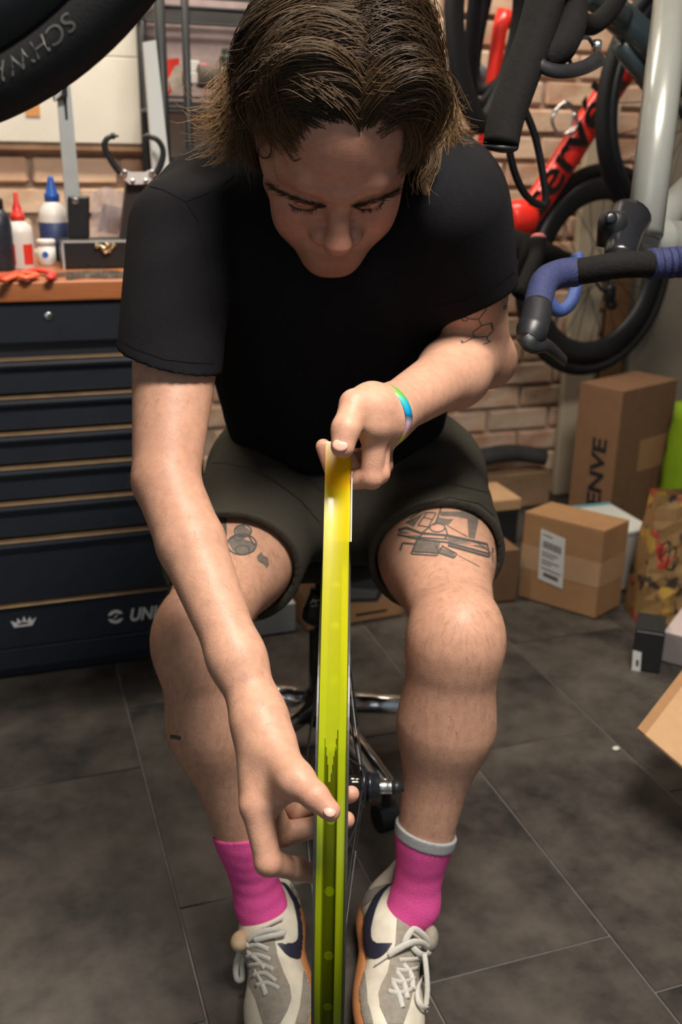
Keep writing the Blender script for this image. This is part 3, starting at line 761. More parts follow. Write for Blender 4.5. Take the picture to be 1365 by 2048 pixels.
# eyebrows and lashes
def fuzz(name, pix, n, wpx, ln, dirpx, col, lift=.0008):
    g = spline(np.array(pix, float), 10); out = []
    for _ in range(n):
        i = rg.uniform(0, len(g) - 1); k = int(i); uv = g[k] + rg.normal(0, wpx, 2) * [1, .6]
        du = np.array(dirpx(i / (len(g) - 1))) + rg.normal(0, .25, 2); du = du / (np.linalg.norm(du) + 1e-9) * ln * rg.uniform(.6, 1.2)
        pts_ = [cast(bvh_head, *(uv + du * s_), lift + .0010 * s_) for s_ in (0, .5, 1)]
        if any(q_ is None for q_ in pts_): continue
        out.append(pts_)
    V_, F_, C_ = strands(np.array(out), .00020, .00008, np.tile(np.array(col), (len(out), 3, 1)))
    o_ = obj(name, (V_, F_), M['hair'], person, True); tint(o_, C_); o_['kind'] = 'stuff'; return o_
fuzz('eyebrow', [(541, 368), (563, 384), (600, 400), (632, 409), (655, 413)], 250, 3.6, 15, lambda t: (-1, -.35), HAIRM * .6)
fuzz('eyebrow', [(802, 374), (780, 388), (748, 402), (720, 409), (700, 412)], 250, 3.6, 15, lambda t: (1, -.35), HAIRM * .6)
fuzz('eyelash', [(583, 412), (600, 419), (620, 420), (634, 415)], 40, 1.2, 8, lambda t: (-.4 + .5 * t, 1), HAIRD * .6, .0012)
fuzz('eyelash', [(715, 415), (730, 419), (748, 416), (762, 408)], 40, 1.2, 8, lambda t: (-.1 + .5 * t, 1), HAIRD * .6, .0012)
for pix in ([(578, 408), (592, 416), (610, 420), (628, 418), (640, 412)], [(708, 413), (724, 419), (742, 418), (758, 412), (768, 404)]):
    obj('lash_line', ribbon_on(bvh_head, spline(np.array(pix, float), 5), 3.2, .0007), mat('lash_brown', (.045, .024, .016), .7), person)
# --- fine body hair on shins and forearms
nV = len(Vb); tri = Fb[:, :3]; ctr = Vb[tri].mean(1); nr = np.cross(Vb[tri[:, 1]] - Vb[tri[:, 0]], Vb[tri[:, 2]] - Vb[tri[:, 0]]); nr /= np.linalg.norm(nr, axis=1)[:, None] + 1e-12
lg = np.nonzero((ctr[:, 2] > .20) & (ctr[:, 2] < .60) & (ctr[:, 1] > 1.0) & (nr @ FW < .3))[0]
ar = np.nonzero((ctr[:, 2] > .55) & (ctr[:, 1] < 1.2) & (nr @ FW < .2) & (ctr[:, 0] < -.05))[0]
pick = np.concatenate([rg.choice(lg, min(2600, len(lg))), rg.choice(ar, min(110, len(ar)))])
r_ = rg.normal(0, .35, (len(pick), 3)); d0 = -EZ + r_; nn = nr[pick]; d0 = d0 - nn * (d0 * nn).sum(1)[:, None] * .8 + nn * .45; d0 /= np.linalg.norm(d0, axis=1)[:, None]
ln = rg.uniform(.006, .016, (len(pick), 1)); p0 = ctr[pick]
pp_ = np.stack([p0, p0 + d0 * ln * .5 + nn * ln * .05, p0 + d0 * ln + (-EZ) * ln * .2], 1)
V_, F_, C_ = strands(pp_, .00010, .00004, np.tile(HAIRM * 1.2, (len(pp_), 3, 1)))
o_ = obj('body_hair', (V_, F_), M['hair'], person, True); tint(o_, C_); o_['kind'] = 'stuff'
# --- nails
def nail(c, along, w, l, nrmv):
    c = np.asarray(c); a = nrm(along); n_ = nrm(nrmv - a * (np.asarray(nrmv) @ a)); s_ = np.cross(a, n_)
    return ellips(c, a * l, s_ * w, n_ * .0022, 14, 8)
for uu, vv, al, w_, l_, tl in ((660, 1622, TT - IT, .0058, .0062, .35), (680, 890, tT - iT, .0084, .0068, .15)):
    q_ = cast(bvh, uu, vv, -.0013)
    if q_ is not None: obj('thumbnail', nail(q_, al, w_, l_, -FW + RT * (.5 if vv > 1000 else -.1) + UP * tl), M['nail'], person, True)
# --- tattoos: ink lying on the skin
def inked(name, lines, fills, lab, bvh=bvh):
    A_ = [ribbon_on(bvh, l, w, .00035) for l, w in lines]; A_ = [a for a in A_ if len(a[1])]
    o1 = obj(name, J(*A_), M['ink'], person); o1['label'] = lab; o1['kind'] = 'stuff'
    B_ = [patch_on(bvh, f, .00025) for f in fills]; B_ = [b for b in B_ if len(b[1])]
    if B_: obj('tattoo_shading', J(*B_), M['ink2'], o1)['kind'] = 'stuff'
_k = (ctr[:, 1] > 1.12) & (ctr[:, 2] < .70); bvh_leg = bvh_of(Vb, Fb[_k])
def t7(pts): return [(840 + x / 6.205, 540 + y / 6.205) for x, y in pts]
def t2(pts): return [(740 + x / 4.097, 820 + y / 4.097) for x, y in pts]
def t1(pts): return [(380 + x / 4.097, 740 + y / 4.097) for x, y in pts]
def ring(cx, cy, rx, ry, n=14): return [(cx + rx * math.cos(i * 2 * math.pi / n), cy + ry * math.sin(i * 2 * math.pi / n)) for i in range(n + 1)]
inked('molecule_tattoo', [(t7(l), 2.0) for l in (
    [(800, 425), (830, 485), (730, 610), (770, 690), (895, 655), (915, 745), (840, 825), (680, 835), (655, 775), (770, 690)], [(880, 665), (900, 735)], [(730, 610), (610, 605)], [(680, 835), (590, 880)],
    [(840, 825), (835, 870)], ring(560, 607, 38, 24), [(545, 560), (620, 555)], [(575, 530), (590, 575)], [(610, 530), (620, 560)], [(505, 890), (540, 880), (515, 912), (590, 885)], [(790, 925), (885, 880)], [(835, 870), (880, 885), (800, 920)],
    [(1110, 235), (1130, 340), (1170, 338)], [(1130, 340), (1075, 440)], ring(1060, 465, 20, 20))], [], 'line tattoo of a molecule on the upper arm')
inked('thigh_tattoo', [(t2(l), w) for l, w in (
    ([(235, 985), (300, 965), (420, 1010), (640, 1030), (960, 1100)], 5), ([(225, 1020), (400, 1060), (630, 1085), (980, 1180)], 4), ([(640, 1110), (980, 1205)], 5), ([(960, 1095), (985, 1200)], 3),
    ([(395, 1045), (340, 1180), (550, 1195), (600, 1110)], 3), ([(340, 1180), (345, 1160), (560, 1175)], 2.5), ([(395, 1045), (640, 1060)], 3), ([(250, 1150), (270, 1090), (385, 1100)], 4), ([(545, 1110), (560, 1170), (690, 1215), (715, 1180), (600, 1120)], 3),
    (ring(555, 965, 62, 36), 2.5), ([(490, 960), (440, 1000), (400, 1060)], 3), ([(620, 965), (640, 1030), (610, 1060)], 3), ([(400, 940), (470, 840), (545, 845), (480, 960), (395, 945)], 2.2), ([(590, 790), (540, 930), (520, 945)], 3),
    ([(470, 840), (440, 880), (520, 900)], 1.8), ([(640, 950), (700, 985), (800, 1040)], 1.5), ([(870, 1080), (1005, 1180), (1010, 1250)], 1.4), ([(1005, 1130), (1008, 1170)], 3), ([(720, 1190), (900, 1285)], 1.2), ([(940, 900), (1050, 980)], 2), ([(1000, 900), (1030, 1000), (1060, 1030)], 1.4), ([(330, 890), (380, 860), (420, 830)], 3), ([(300, 930), (390, 880), (460, 835)], 2))],
    [t2(f) for f in ([(575, 830), (790, 820), (920, 860), (900, 900), (860, 910), (700, 885), (580, 880)], [(780, 800), (905, 850), (860, 1060), (810, 1055), (800, 900)], [(560, 880), (690, 890), (640, 950), (520, 940)], [(290, 920), (400, 870), (440, 845), (360, 960)], [(350, 1130), (400, 1060), (590, 1075), (540, 1185), (350, 1170)], [(640, 1040), (950, 1115), (965, 1150), (640, 1080)], [(240, 985), (420, 1030), (400, 1055), (230, 1010)], [(660, 790), (760, 785), (760, 820), (650, 815)], [(930, 870), (1060, 960), (1040, 1000), (940, 920)], [(560, 1120), (700, 1175), (690, 1210), (560, 1165)])], 'black and grey machine tattoo above the knee', bvh_leg)
inked('thigh_tattoo', [(t1(l), w) for l, w in (
    (ring(425, 1430, 120, 85, 18), 3), (ring(435, 1320, 70, 52, 14), 3), (ring(430, 1475, 60, 38), 2.5), ([(330, 1390), (380, 1350), (480, 1360), (530, 1440)], 3), (ring(400, 1375, 40, 22), 2.5),
    ([(120, 1210), (290, 1215), (295, 1360), (200, 1380)], 4), ([(150, 1290), (215, 1250), (215, 1340)], 2.5), ([(235, 1230), (245, 1340)], 3), ([(200, 1385), (240, 1400), (245, 1440)], 6), ([(440, 1250), (445, 1290)], 3))],
    [t1(f) for f in ([(545, 1530), (585, 1490), (600, 1520), (640, 1535), (650, 1590), (630, 1630), (610, 1595), (560, 1570)], [(310, 1400), (370, 1360), (540, 1420), (530, 1490), (450, 1520), (350, 1480)], [(370, 1300), (430, 1270), (500, 1320), (480, 1360), (390, 1360)], [(130, 1215), (285, 1220), (290, 1350), (200, 1375), (160, 1300)])], 'black and grey emblem tattoos above the knee', bvh_leg)
inked('calf_tattoo', [([(341, 1473), (352, 1474), (362, 1477)], 8), ([(372, 1556), (381, 1563), (388, 1571)], 9), ([(945, 1598), (950, 1580), (962, 1560)], 5)], [], 'small dark marks on the calves')
# --- wristband
wc = lerp(Wl, W2, -.15); wax = nrm(nrm(EL2 - W2) + RT * .15)
Vw, Fw = lathe(wc, wax, [(.0335, -.0060), (.0352, -.0056), (.0352, .0056), (.0335, .0060)], 56)
wb = obj('wristband', (Vw, Fw[:-2]), mat('printed_silicone', (1, 1, 1), .4, vcol=True), person, True)
wb['label'] = 'rainbow printed silicone wristband'
hh = ((Vw - wc) @ UP) / .035; stops = [(-1, (.10, .45, .03)), (-.72, (.62, .55, .03)), (-.50, (.60, .30, .38)), (-.25, (.45, .40, .45)), (-.10, (.01, .01, .02)), (.0, (.0, .22, .50)), (.35, (.02, .36, .46)), (.6, (.12, .42, .06)), (1, (.16, .44, .05))]
tint(wb, np.stack([np.interp(hh, [a for a, _ in stops], [c[k] for _, c in stops]) for k in range(3)], 1))
wb.data.materials[0].node_tree.nodes['Principled BSDF'].inputs['Roughness'].default_value = .35

# --- trainer details: panels, curved stripe, tongue and laces lying on each shoe
def m4(pts): return [(440 + x / 6.205, 1740 + y / 6.205) for x, y in pts]
def m5(pts): return [(690 + x / 6.5, 1740 + y / 6.5) for x, y in pts]
def panel(sh, bv, poly, mt, name, lift=.0012, step=3.0):
    V, F = patch_on(bv, poly, lift, step)
    if len(F): return obj(name, (V, F), mt, sh)
def lace_on(sh, bvs, pix, w=.0032, lift=.003, name='lace', rise=None, mt='lace'):
    g = spline(np.array(pix, float), 6); pts = []
    for i, (uu, vv) in enumerate(g):
        q_ = None
        for b_ in bvs:
            c_ = cast(b_, uu, vv, lift)
            if c_ is not None and (q_ is None or (c_ - CAM) @ FW < (q_ - CAM) @ FW): q_ = c_
        if pts and (q_ is None or np.linalg.norm(q_ - pts[-1]) > .014):
            d_ = (pts[-1] - CAM) @ FW; q_ = P(uu, vv, d_ + .0004)
        if q_ is None: continue
        pts.append(q_)
    pts = np.array(pts)
    if rise is not None: pts = pts - FW * (np.sin(np.linspace(0, math.pi, len(pts))) * rise)[:, None]
    for _ in range(2): pts[1:-1] = (pts[:-2] + pts[1:-1] * 2 + pts[2:]) / 4
    return obj(name, tube(pts, w, 8, flat=(1, .42), up=-FW), M[mt], sh, True)
panel(shA, bvA, m4([(520, 740), (650, 690), (680, 850), (720, 1080), (790, 1270), (870, 1450), (890, 1600), (840, 1750), (750, 1911), (545, 1911), (450, 1600), (350, 1370), (280, 1180), (330, 950)]), M['suede'], 'eyestay')
panel(shA, bvA, m4([(1040, 1170), (1060, 1120), (1150, 1090), (1170, 1640), (1080, 1911), (930, 1911), (990, 1700), (1020, 1450)]), M['suede'], 'toe_guard')
panel(shA, bvA, m4([(860, 170), (950, 200), (1060, 260), (1090, 340), (1090, 490), (960, 390), (900, 290)]), M['suede'], 'heel_patch')
panel(shA, bvA, m4([(745, 150), (800, 165), (850, 215), (900, 300), (940, 350), (985, 450), (1030, 590), (1070, 760), (1105, 900), (1110, 1010), (1085, 1060), (1020, 1095), (950, 1110), (870, 1090), (800, 1030), (705, 905), (790, 918), (880, 915), (930, 890), (955, 850), (962, 780), (955, 640), (930, 500), (905, 400), (865, 330), (830, 260), (790, 200)]), M['navy'], 'curved_stripe', .0018, 2.0)
panel(shB, bvB, m5([(680, 600), (850, 740), (900, 900), (1000, 1100), (960, 1420), (880, 1600), (830, 1800), (760, 2002), (560, 2002), (460, 1780), (440, 1600), (480, 1480), (560, 1330), (590, 1170), (660, 950)]), M['suede'], 'eyestay')
panel(shB, bvB, m5([(110, 1170), (200, 1190), (260, 1240), (280, 1400), (300, 1600), (300, 1700), (340, 1830), (380, 2002), (230, 2002), (180, 1830), (120, 1600), (90, 1350)]), M['suede'], 'toe_guard')
panel(shB, bvB, m5([(600, 175), (430, 210), (270, 260), (240, 330), (240, 480), (380, 370), (430, 310)]), M['suede'], 'heel_patch')
panel(shB, bvB, m5([(640, 160), (570, 195), (480, 260), (400, 340), (340, 450), (290, 560), (240, 700), (205, 840), (190, 960), (200, 1040), (250, 1100), (320, 1145), (400, 1162), (460, 1145), (520, 1100), (570, 1040), (620, 955), (520, 950), (430, 955), (375, 920), (355, 860), (355, 760), (385, 620), (420, 500), (460, 400), (520, 290), (580, 220)]), M['navy'], 'curved_stripe', .0018, 2.0)
# crossing laces
for pix in ([(360, 960), (470, 930), (610, 1000)], [(350, 1080), (470, 1060), (630, 1130)], [(380, 1200), (520, 1190), (670, 1260)], [(430, 1330), (560, 1300), (700, 1400)], [(470, 1450), (600, 1420), (740, 1490)], [(350, 1010), (470, 1120), (560, 1240)], [(440, 1260), (530, 1420), (580, 1560)]):
    lace_on(shA, [bvA], m4(pix), .0036, .0028)
for pix in ([(700, 1190), (830, 1180), (960, 1150)], [(660, 1320), (800, 1330), (930, 1280)], [(600, 1450), (740, 1480), (900, 1430)], [(560, 1590), (700, 1620), (870, 1560)], [(660, 1330), (760, 1480), (800, 1680)], [(610, 1460), (700, 1640), (740, 1800)], [(750, 1240), (850, 1380), (870, 1560)]):
    lace_on(shB, [bvB], m5(pix), .0036, .0028)
# tongues
tongue_c = cast(bvA, *m4([(300, 900)])[0], .004)
if tongue_c is None: tongue_c = P(482, 1880, 1.30)
obj('tongue', ellips(P(481, 1882, (tongue_c - CAM) @ FW), RT * .013 + UP * .004, UP * .012 - RT * .003, FW * .020, 18, 12), mat('tan_lining', (.50, .37, .23), .8, noise=.2, nscale=80), shA, True)['label'] = 'tan padded tongue tip'
tongue_c = cast(bvB, *m5([(1060, 950)])[0], .004)
if tongue_c is None: tongue_c = P(853, 1886, 1.29)
obj('tongue', ellips(P(860, 1877, (tongue_c - CAM) @ FW), RT * .011 - UP * .005, UP * .017 + RT * .005, FW * .020, 18, 12), M['suede'], shB, True)
# bows and loose ends
lace_on(shA, [bvA], m4([(380, 880), (480, 800), (600, 745), (745, 735), (765, 785), (600, 830), (450, 885)]), .0040, .006, rise=.006)
lace_on(shA, [bvA], m4([(540, 740), (660, 680), (765, 625)]), .0018, .006)
lace_on(shA, [bvA], m4([(390, 930), (290, 960), (230, 1060), (205, 1200), (225, 1320), (285, 1320), (290, 1240), (275, 1150), (310, 1050), (395, 950)]), .0040, .005, rise=.010)
lace_on(shB, [bvB], m5([(1045, 1040), (960, 935), (860, 915), (760, 960), (660, 1050), (570, 1150)]), .0048, .007, rise=.008)
lace_on(shB, [bvB], m5([(590, 1130), (500, 1200), (405, 1270)]), .0018, .005)
lace_on(shB, [bvB], m5([(1050, 1000), (985, 870), (910, 785), (850, 755), (795, 830), (760, 920), (745, 990)]), .0048, .008, rise=.010)
lace_on(shB, [bvB], m5([(840, 1000), (930, 1075), (1010, 1060), (1040, 1000), (980, 960)]), .0044, .006, rise=.006)
lace_on(shB, [bvB], m5([(1050, 1070), (1010, 1250), (960, 1430), (915, 1600), (930, 1710), (1000, 1770), (1050, 1710), (1070, 1500), (1055, 1250), (1035, 1090)]), .0036, .004, rise=.008)
lace_on(shB, [bvB], m5([(1060, 1080), (1120, 1200), (1160, 1350), (1170, 1500), (1140, 1640), (1085, 1710), (1030, 1850)]), .0017, .004, rise=.008)

# ------------------------------------------------------------------ the wheel between his knees and the tape he lays on it
XA = np.array([1.0, 0, 0])
WC = np.array([-0.0045, 1.071, 0.3185]); RR = .3165
wheel = thing('bicycle_wheel', 'bare spoked bicycle wheel standing upright between the man\'s knees without a tyre', 'wheel', (WC[0], WC[1], .002))
def polar(x, r, a): return WC + XA * x + r * np.array([0, -math.cos(a), math.sin(a)])
def ringsec(prof, n=144, c=WC):
    m_ = len(prof); V = np.array([c + XA * x + r * np.array([0, -math.cos(2 * math.pi * i / n), math.sin(2 * math.pi * i / n)]) for i in range(n) for x, r in prof])
    F = [(i * m_ + k, i * m_ + (k + 1) % m_, ((i + 1) % n) * m_ + (k + 1) % m_, ((i + 1) % n) * m_ + k) for i in range(n) for k in range(m_)]
    return V, F
rim = obj('rim', ringsec([(-.0165, RR), (-.0145, RR), (-.0137, .3108), (-.0065, .3100), (-.0050, .3055), (.0050, .3055), (.0065, .3100), (.0137, .3108), (.0145, RR), (.0165, RR), (.0158, .300), (.0085, .2885), (-.0085, .2885), (-.0158, .300)]), M['carbon'], wheel, True)
rim.data.polygons.foreach_set('use_smooth', np.zeros(len(rim.data.polygons), bool))
M['white_film'] = mat('white_backing', (.75, .76, .62), .5)
obj('rim_bed', J(*[ringsec([(s * .0068, .31035), (s * .0135, .31115), (s * .0135, .31060), (s * .0068, .3098)]) for s in (-1, 1)]), mat('bed_alloy', (.30, .31, .29), .5), rim)['kind'] = 'stuff'
M['alloy'] = mat('bare_alloy', (.55, .56, .55), .35, 1.0, noise=.15)
for i in range(28):
    a = 2 * math.pi * (i + .3) / 28
    obj('spoke_hole', lathe(polar(0, .3052, a), np.array([0, -math.cos(a), math.sin(a)]), [(.0048, 0), (.0048, .0010)], 14), mat('hole_grey', (.34, .35, .33), .5) if i == 0 else bpy.data.materials['hole_grey'], rim)
hub = obj('hub', lathe(WC, XA, [(.0075, -.052), (.0085, -.050), (.0085, -.044), (.0220, -.040), (.0220, -.0365), (.0135, -.031), (.0120, 0), (.0145, .033), (.0265, .0375), (.0265, .0410), (.0160, .043), (.0160, .0440)], 32), M['black_gloss'], wheel, True)
obj('freehub', lathe(WC, XA, [(.0150, .0440), (.0190, .0445), (.0190, .0490), (.0178, .0495), (.0178, .0580), (.0170, .0592)], 32), M['black_gloss'], wheel, True)
obj('axle_sleeve', lathe(WC, XA, [(.0082, .0585), (.0086, .059), (.0086, .0710), (.0080, .0714), (.0086, .0718), (.0086, .0755)], 28), M['alloy'], wheel, True)
obj('end_cap', lathe(WC, XA, [(.0086, .0755), (.0086, .0855), (.0058, .0862), (.0055, .0905)], 28), M['black_satin'], wheel, True)
_b = bvh_of(*lathe(WC, XA, [(.0220, -.0365), (.0135, -.031), (.0120, 0), (.0145, .033), (.0265, .0375)], 32))
for l_ in ([(704, 1551), (711, 1550)], [(714, 1550), (721, 1550)], [(703, 1558), (709, 1558)], [(712, 1559), (719, 1558)], [(705, 1564), (717, 1564)]):
    V, F = ribbon_on(_b, l_, 2.4, .0006)
    if len(F): obj('print_mark', (V, F), M['white_film'], hub)
for i in range(28):
    a = 2 * math.pi * (i + .3) / 28; sd = 1 if i % 2 else -1; tw = .42 if (i // 2) % 2 else -.42
    f_ = polar(sd * (.0392 if sd > 0 else .0382), .0235, a + tw * 3.2); r_ = polar(sd * .0035, .2890, a)
    obj('spoke', rod(f_, r_, .00095, 6), M['black_satin'], wheel)
    obj('nipple', rod(lerp(f_, r_, .955), r_, .0019, 6), M['black_satin'], wheel)
# the tape: laid on the rim below his thumb, pulled straight up to the other hand
def proj_v(w): q_ = np.asarray(w) - CAM; return 1024 - FPX * (q_ @ UP) / (q_ @ FW)
RB = .3112
acs = np.linspace(0, 1.4, 1400); aC = acs[int(np.argmin([abs(proj_v(polar(0, RB, a)) - 1512) for a in acs]))]
pc = polar(0, RB, aC); tg = np.array([0, math.sin(aC), math.cos(aC)])
Ls = np.linspace(.1, .5, 1600); LT = Ls[int(np.argmin([abs(proj_v(pc + tg * l) - 884) for l in Ls]))]
M['tape'] = mat('rim_tape_film', (1, 1, 1), .22, vcol=True, coat=.25)
_nt = M['tape'].node_tree; _pb = _nt.nodes['Principled BSDF']; _out = [n for n in _nt.nodes if n.type == 'OUTPUT_MATERIAL'][0]
_tl = _nt.nodes.new('ShaderNodeBsdfTranslucent'); _tr = _nt.nodes.new('ShaderNodeBsdfTransparent'); _m1 = _nt.nodes.new('ShaderNodeMixShader'); _m2 = _nt.nodes.new('ShaderNodeMixShader')
_vc = [n for n in _nt.nodes if n.type == 'VERTEX_COLOR'][0]
_nt.links.new(_vc.outputs[0], _tl.inputs[0]); _nt.links.new(_vc.outputs[0], _tr.inputs[0])
_m1.inputs[0].default_value = .30; _m2.inputs[0].default_value = .36
_nt.links.new(_pb.outputs[0], _m1.inputs[1]); _nt.links.new(_tl.outputs[0], _m1.inputs[2]); _nt.links.new(_m1.outputs[0], _m2.inputs[1]); _nt.links.new(_tr.outputs[0], _m2.inputs[2]); _nt.links.new(_m2.outputs[0], _out.inputs[0])
def strip(path, nrmls, prof_fn, colfn, m_=9):
    V = []; C = []; F = []
    for i, (p_, n_) in enumerate(zip(path, nrmls)):
        for k in range(m_):
            x = -1 + 2 * k / (m_ - 1); dx, dn = prof_fn(i, x); V.append(p_ + XA * dx + n_ * dn); C.append(colfn(i))
    for i in range(len(path) - 1):
        for k in range(m_ - 1): F.append((i * m_ + k, i * m_ + k + 1, (i + 1) * m_ + k + 1, (i + 1) * m_ + k))
    return np.array(V), F, np.array(C)
HWT = .0136
laid = [aC - i * math.radians(1.5) for i in range(0, 181)]
path = [polar(0, RB, a) for a in laid][::-1]; nr_ = [np.array([0, -math.cos(a), math.sin(a)]) for a in laid][::-1]
nl = len(path); nfree = 40
path += [pc + tg * LT * (i + 1) / nfree for i in range(nfree)]; nr_ += [nr_[-1]] * nfree
LIME, YEL, AMB = np.array([.52, .62, .008]), np.array([.86, .70, .005]), np.array([.92, .58, .004])
def colf(i):
    if i < nl: return LIME * .9
    t = (i - nl) / nfree; return np.array([np.interp(t, [0, .60, .80, .82, 1], [a, a * .4 + b * .6, b, c, c]) for a, b, c in zip(LIME, YEL, AMB)])
def prf(i, x):
    if i < nl:
        k = min(1, (nl - i) / 6.0); return HWT * x, (-.0042 * np.clip((.42 - abs(x)) / .16, 0, 1)) * k + .0004
    return HWT * x, .0004 + .0010 * x * x
V, F, C = strip(path, nr_, prf, colf, 25)
tape = thing('rim_tape', 'lime and yellow film tape stretched from the rim up to the man\'s upper hand', 'tape', tuple(pc))
M['tape_wet'] = M['tape'].copy()                                   # where the glue has wetted onto the rim the film turns clear
_mx = [n for n in M['tape_wet'].node_tree.nodes if n.type == 'MIX_SHADER']
for n in _mx:
    if abs(n.inputs[0].default_value - .36) < .01: n.inputs[0].default_value = .86
o = obj('strip', (V, F), [M['tape'], M['tape_wet']], tape, True); tint(o, C)
edge_ = [1, 0, -1, -2, -4, -4, -3, -2, -1, 0, 1, 2]
for k_, pg_ in enumerate(o.data.polygons):
    i_, c_ = divmod(k_, 24)
    if 5 <= c_ <= 16 and i_ < nl + edge_[c_ - 5]: pg_.material_index = 1
M['white_film'] = mat('white_backing', (.75, .76, .62), .5)
tail = [pc + tg * LT * t + np.array([.0032, .004, 0]) for t in np.linspace(.655, .97, 20)]
V, F, C = strip(tail, [nr_[-1]] * 20, lambda i, x: (HWT * x * .92, -.002), lambda i: YEL)
o = obj('free_end', (V, F), M['tape'], tape, True); tint(o, C)
obj('backing_edge', boxf(pc + tg * LT * .655 + XA * .0152 + np.array([0, .0025, 0]), XA * .0011, nr_[-1] * .0012, tg * LT * .24), M['white_film'], tape)

# ------------------------------------------------------------------ stool
SC = P(646, 1400, 1.85); SC[2] = 0.0; hx, hy = SC[0], SC[1]
stool = thing('work_stool', 'black swivel stool with a chrome five-armed foot under the seated man', 'stool', (hx, hy, 0))
obj('seat', lathe((hx, hy, .415), EZ, [(.10, 0), (.150, .006), (.165, .022), (.165, .040), (.150, .055), (.05, .058)], 40), M['black_matte'], stool, True)
obj('seat_plate', boxc((hx, hy, .395), .16, .16, .02, .004), M['black_satin'], stool)
obj('column', lathe((hx, hy, .08), EZ, [(.026, 0), (.026, .18), (.016, .182), (.016, .33)], 28), M['black_satin'], stool, True)
cb = P(632, 1205, (np.array([hx, hy, .3]) - CAM) @ FW); zc_ = cb[2]
obj('lift_cover', lathe((hx, hy, zc_ - .028), EZ, [(.038, 0), (.040, .004), (.038, .018), (.026, .048), (.024, .058)], 28), M['black_gloss'], stool, True)
obj('hub', lathe((hx, hy, .075), EZ, [(.030, 0), (.040, .012), (.040, .045), (.030, .062), (.026, .066)], 28), M['black_satin'], stool, True)
_b = bvh_of(*lathe((hx, hy, zc_ - .028), EZ, [(.038, 0), (.040, .004), (.038, .018), (.026, .048), (.024, .058)], 28))
for l_ in ([(621, 1208), (628, 1198), (634, 1207)], [(625, 1203), (638, 1200)], [(622, 1213), (636, 1211)]):
    V, F = ribbon_on(_b, l_, 1.6, .0006)
    if len(F): obj('logo_mark', (V, F), M['white_film'], bpy.data.objects['lift_cover'])
for ang in (10, 82, 154, 226, 298):
    a = math.radians(ang); dv = np.array([math.cos(a), math.sin(a), 0])
    p0 = np.array([hx, hy, .112]) + dv * .03; p1 = np.array([hx, hy, .083]) + dv * .235
    lg_ = obj('leg', tube([p0, lerp(p0, p1, .5), p1, p1 + dv * .010 - EZ * .012], [.0195, .0185, .0170, .013], 20), M['chrome'], stool, True)
    cs = np.array([hx, hy, .028]) + dv * .240; cs[2] = .0235; sd_ = np.cross(dv, EZ)
    w_ = obj('caster', rod(cs - sd_ * .018, cs + sd_ * .018, .022, 22), M['black_satin'], stool)
    obj('caster_stem', J(rod(cs + EZ * .02, cs + EZ * .058, .008, 12)), M['black_satin'], w_)

# ------------------------------------------------------------------ the room shell: tiled floor, brick wall, side walls, ceiling
BW = 2.80                                                          # room depth of the brick face
M['tile'] = mat('slate_tile', (.084, .073, .062), .45, col2=(.018, .017, .0155), nscale=6.5, detail=10, bump=.22, bscale=38, spec=.4)
M['grout'] = mat('floor_grout', (.16, .15, .135), .8, noise=.3, nscale=40)
M['tile'].node_tree.nodes['Noise Texture'].noise_dimensions = '4D'
M['tile'].node_tree.nodes['Map Range'].inputs[1].default_value = .36; M['tile'].node_tree.nodes['Map Range'].inputs[2].default_value = .64
_oi = M['tile'].node_tree.nodes.new('ShaderNodeObjectInfo'); _mm = M['tile'].node_tree.nodes.new('ShaderNodeMath'); _mm.operation = 'MULTIPLY'; _mm.inputs[1].default_value = 17.0
M['tile'].node_tree.links.new(_oi.outputs['Random'], _mm.inputs[0]); M['tile'].node_tree.links.new(_mm.outputs[0], M['tile'].node_tree.nodes['Noise Texture'].inputs['W'])
ROT19 = Matrix.Rotation(A19, 4, 'Z')
floor = obj('floor', boxf(AB(-1.8, -1.2, -.05), E1 * 5.2, E2 * 4.2, EZ * .0475), M['grout']); floor['kind'] = 'structure'
tile_me = None
GT = .0028
offs = {0: 1.60, 1: 1.815, 2: .97, 3: 1.46, 4: 1.84}
for ci in range(-4, 8):
    a0 = .17 + (ci - 1) * .2975
    ob_ = offs.get(ci, 1.5 + .23 * (ci % 3))
    for ri in range(-3, 3):
        b0 = ob_ + ri * .60
        if b0 > BW - .02 or b0 + .6 < -.3: continue
        if tile_me is None:
            V, F = boxf((GT / 2, GT / 2, -.012), (.2975 - GT, 0, 0), (0, .60 - GT, 0), (0, 0, .012), .0012, 1)
            tile_me = mesh_of('tile', V, F, M['tile'])
        t = bpy.data.objects.new('tile', tile_me); link(t, floor)
        w0 = AB(a0, b0, 0); t.matrix_world = Matrix.Translation(Vector(w0)) @ ROT19
        t.matrix_parent_inverse = Matrix.Identity(4); t.matrix_local = Matrix.Translation(Vector(w0) - floor.location) @ ROT19
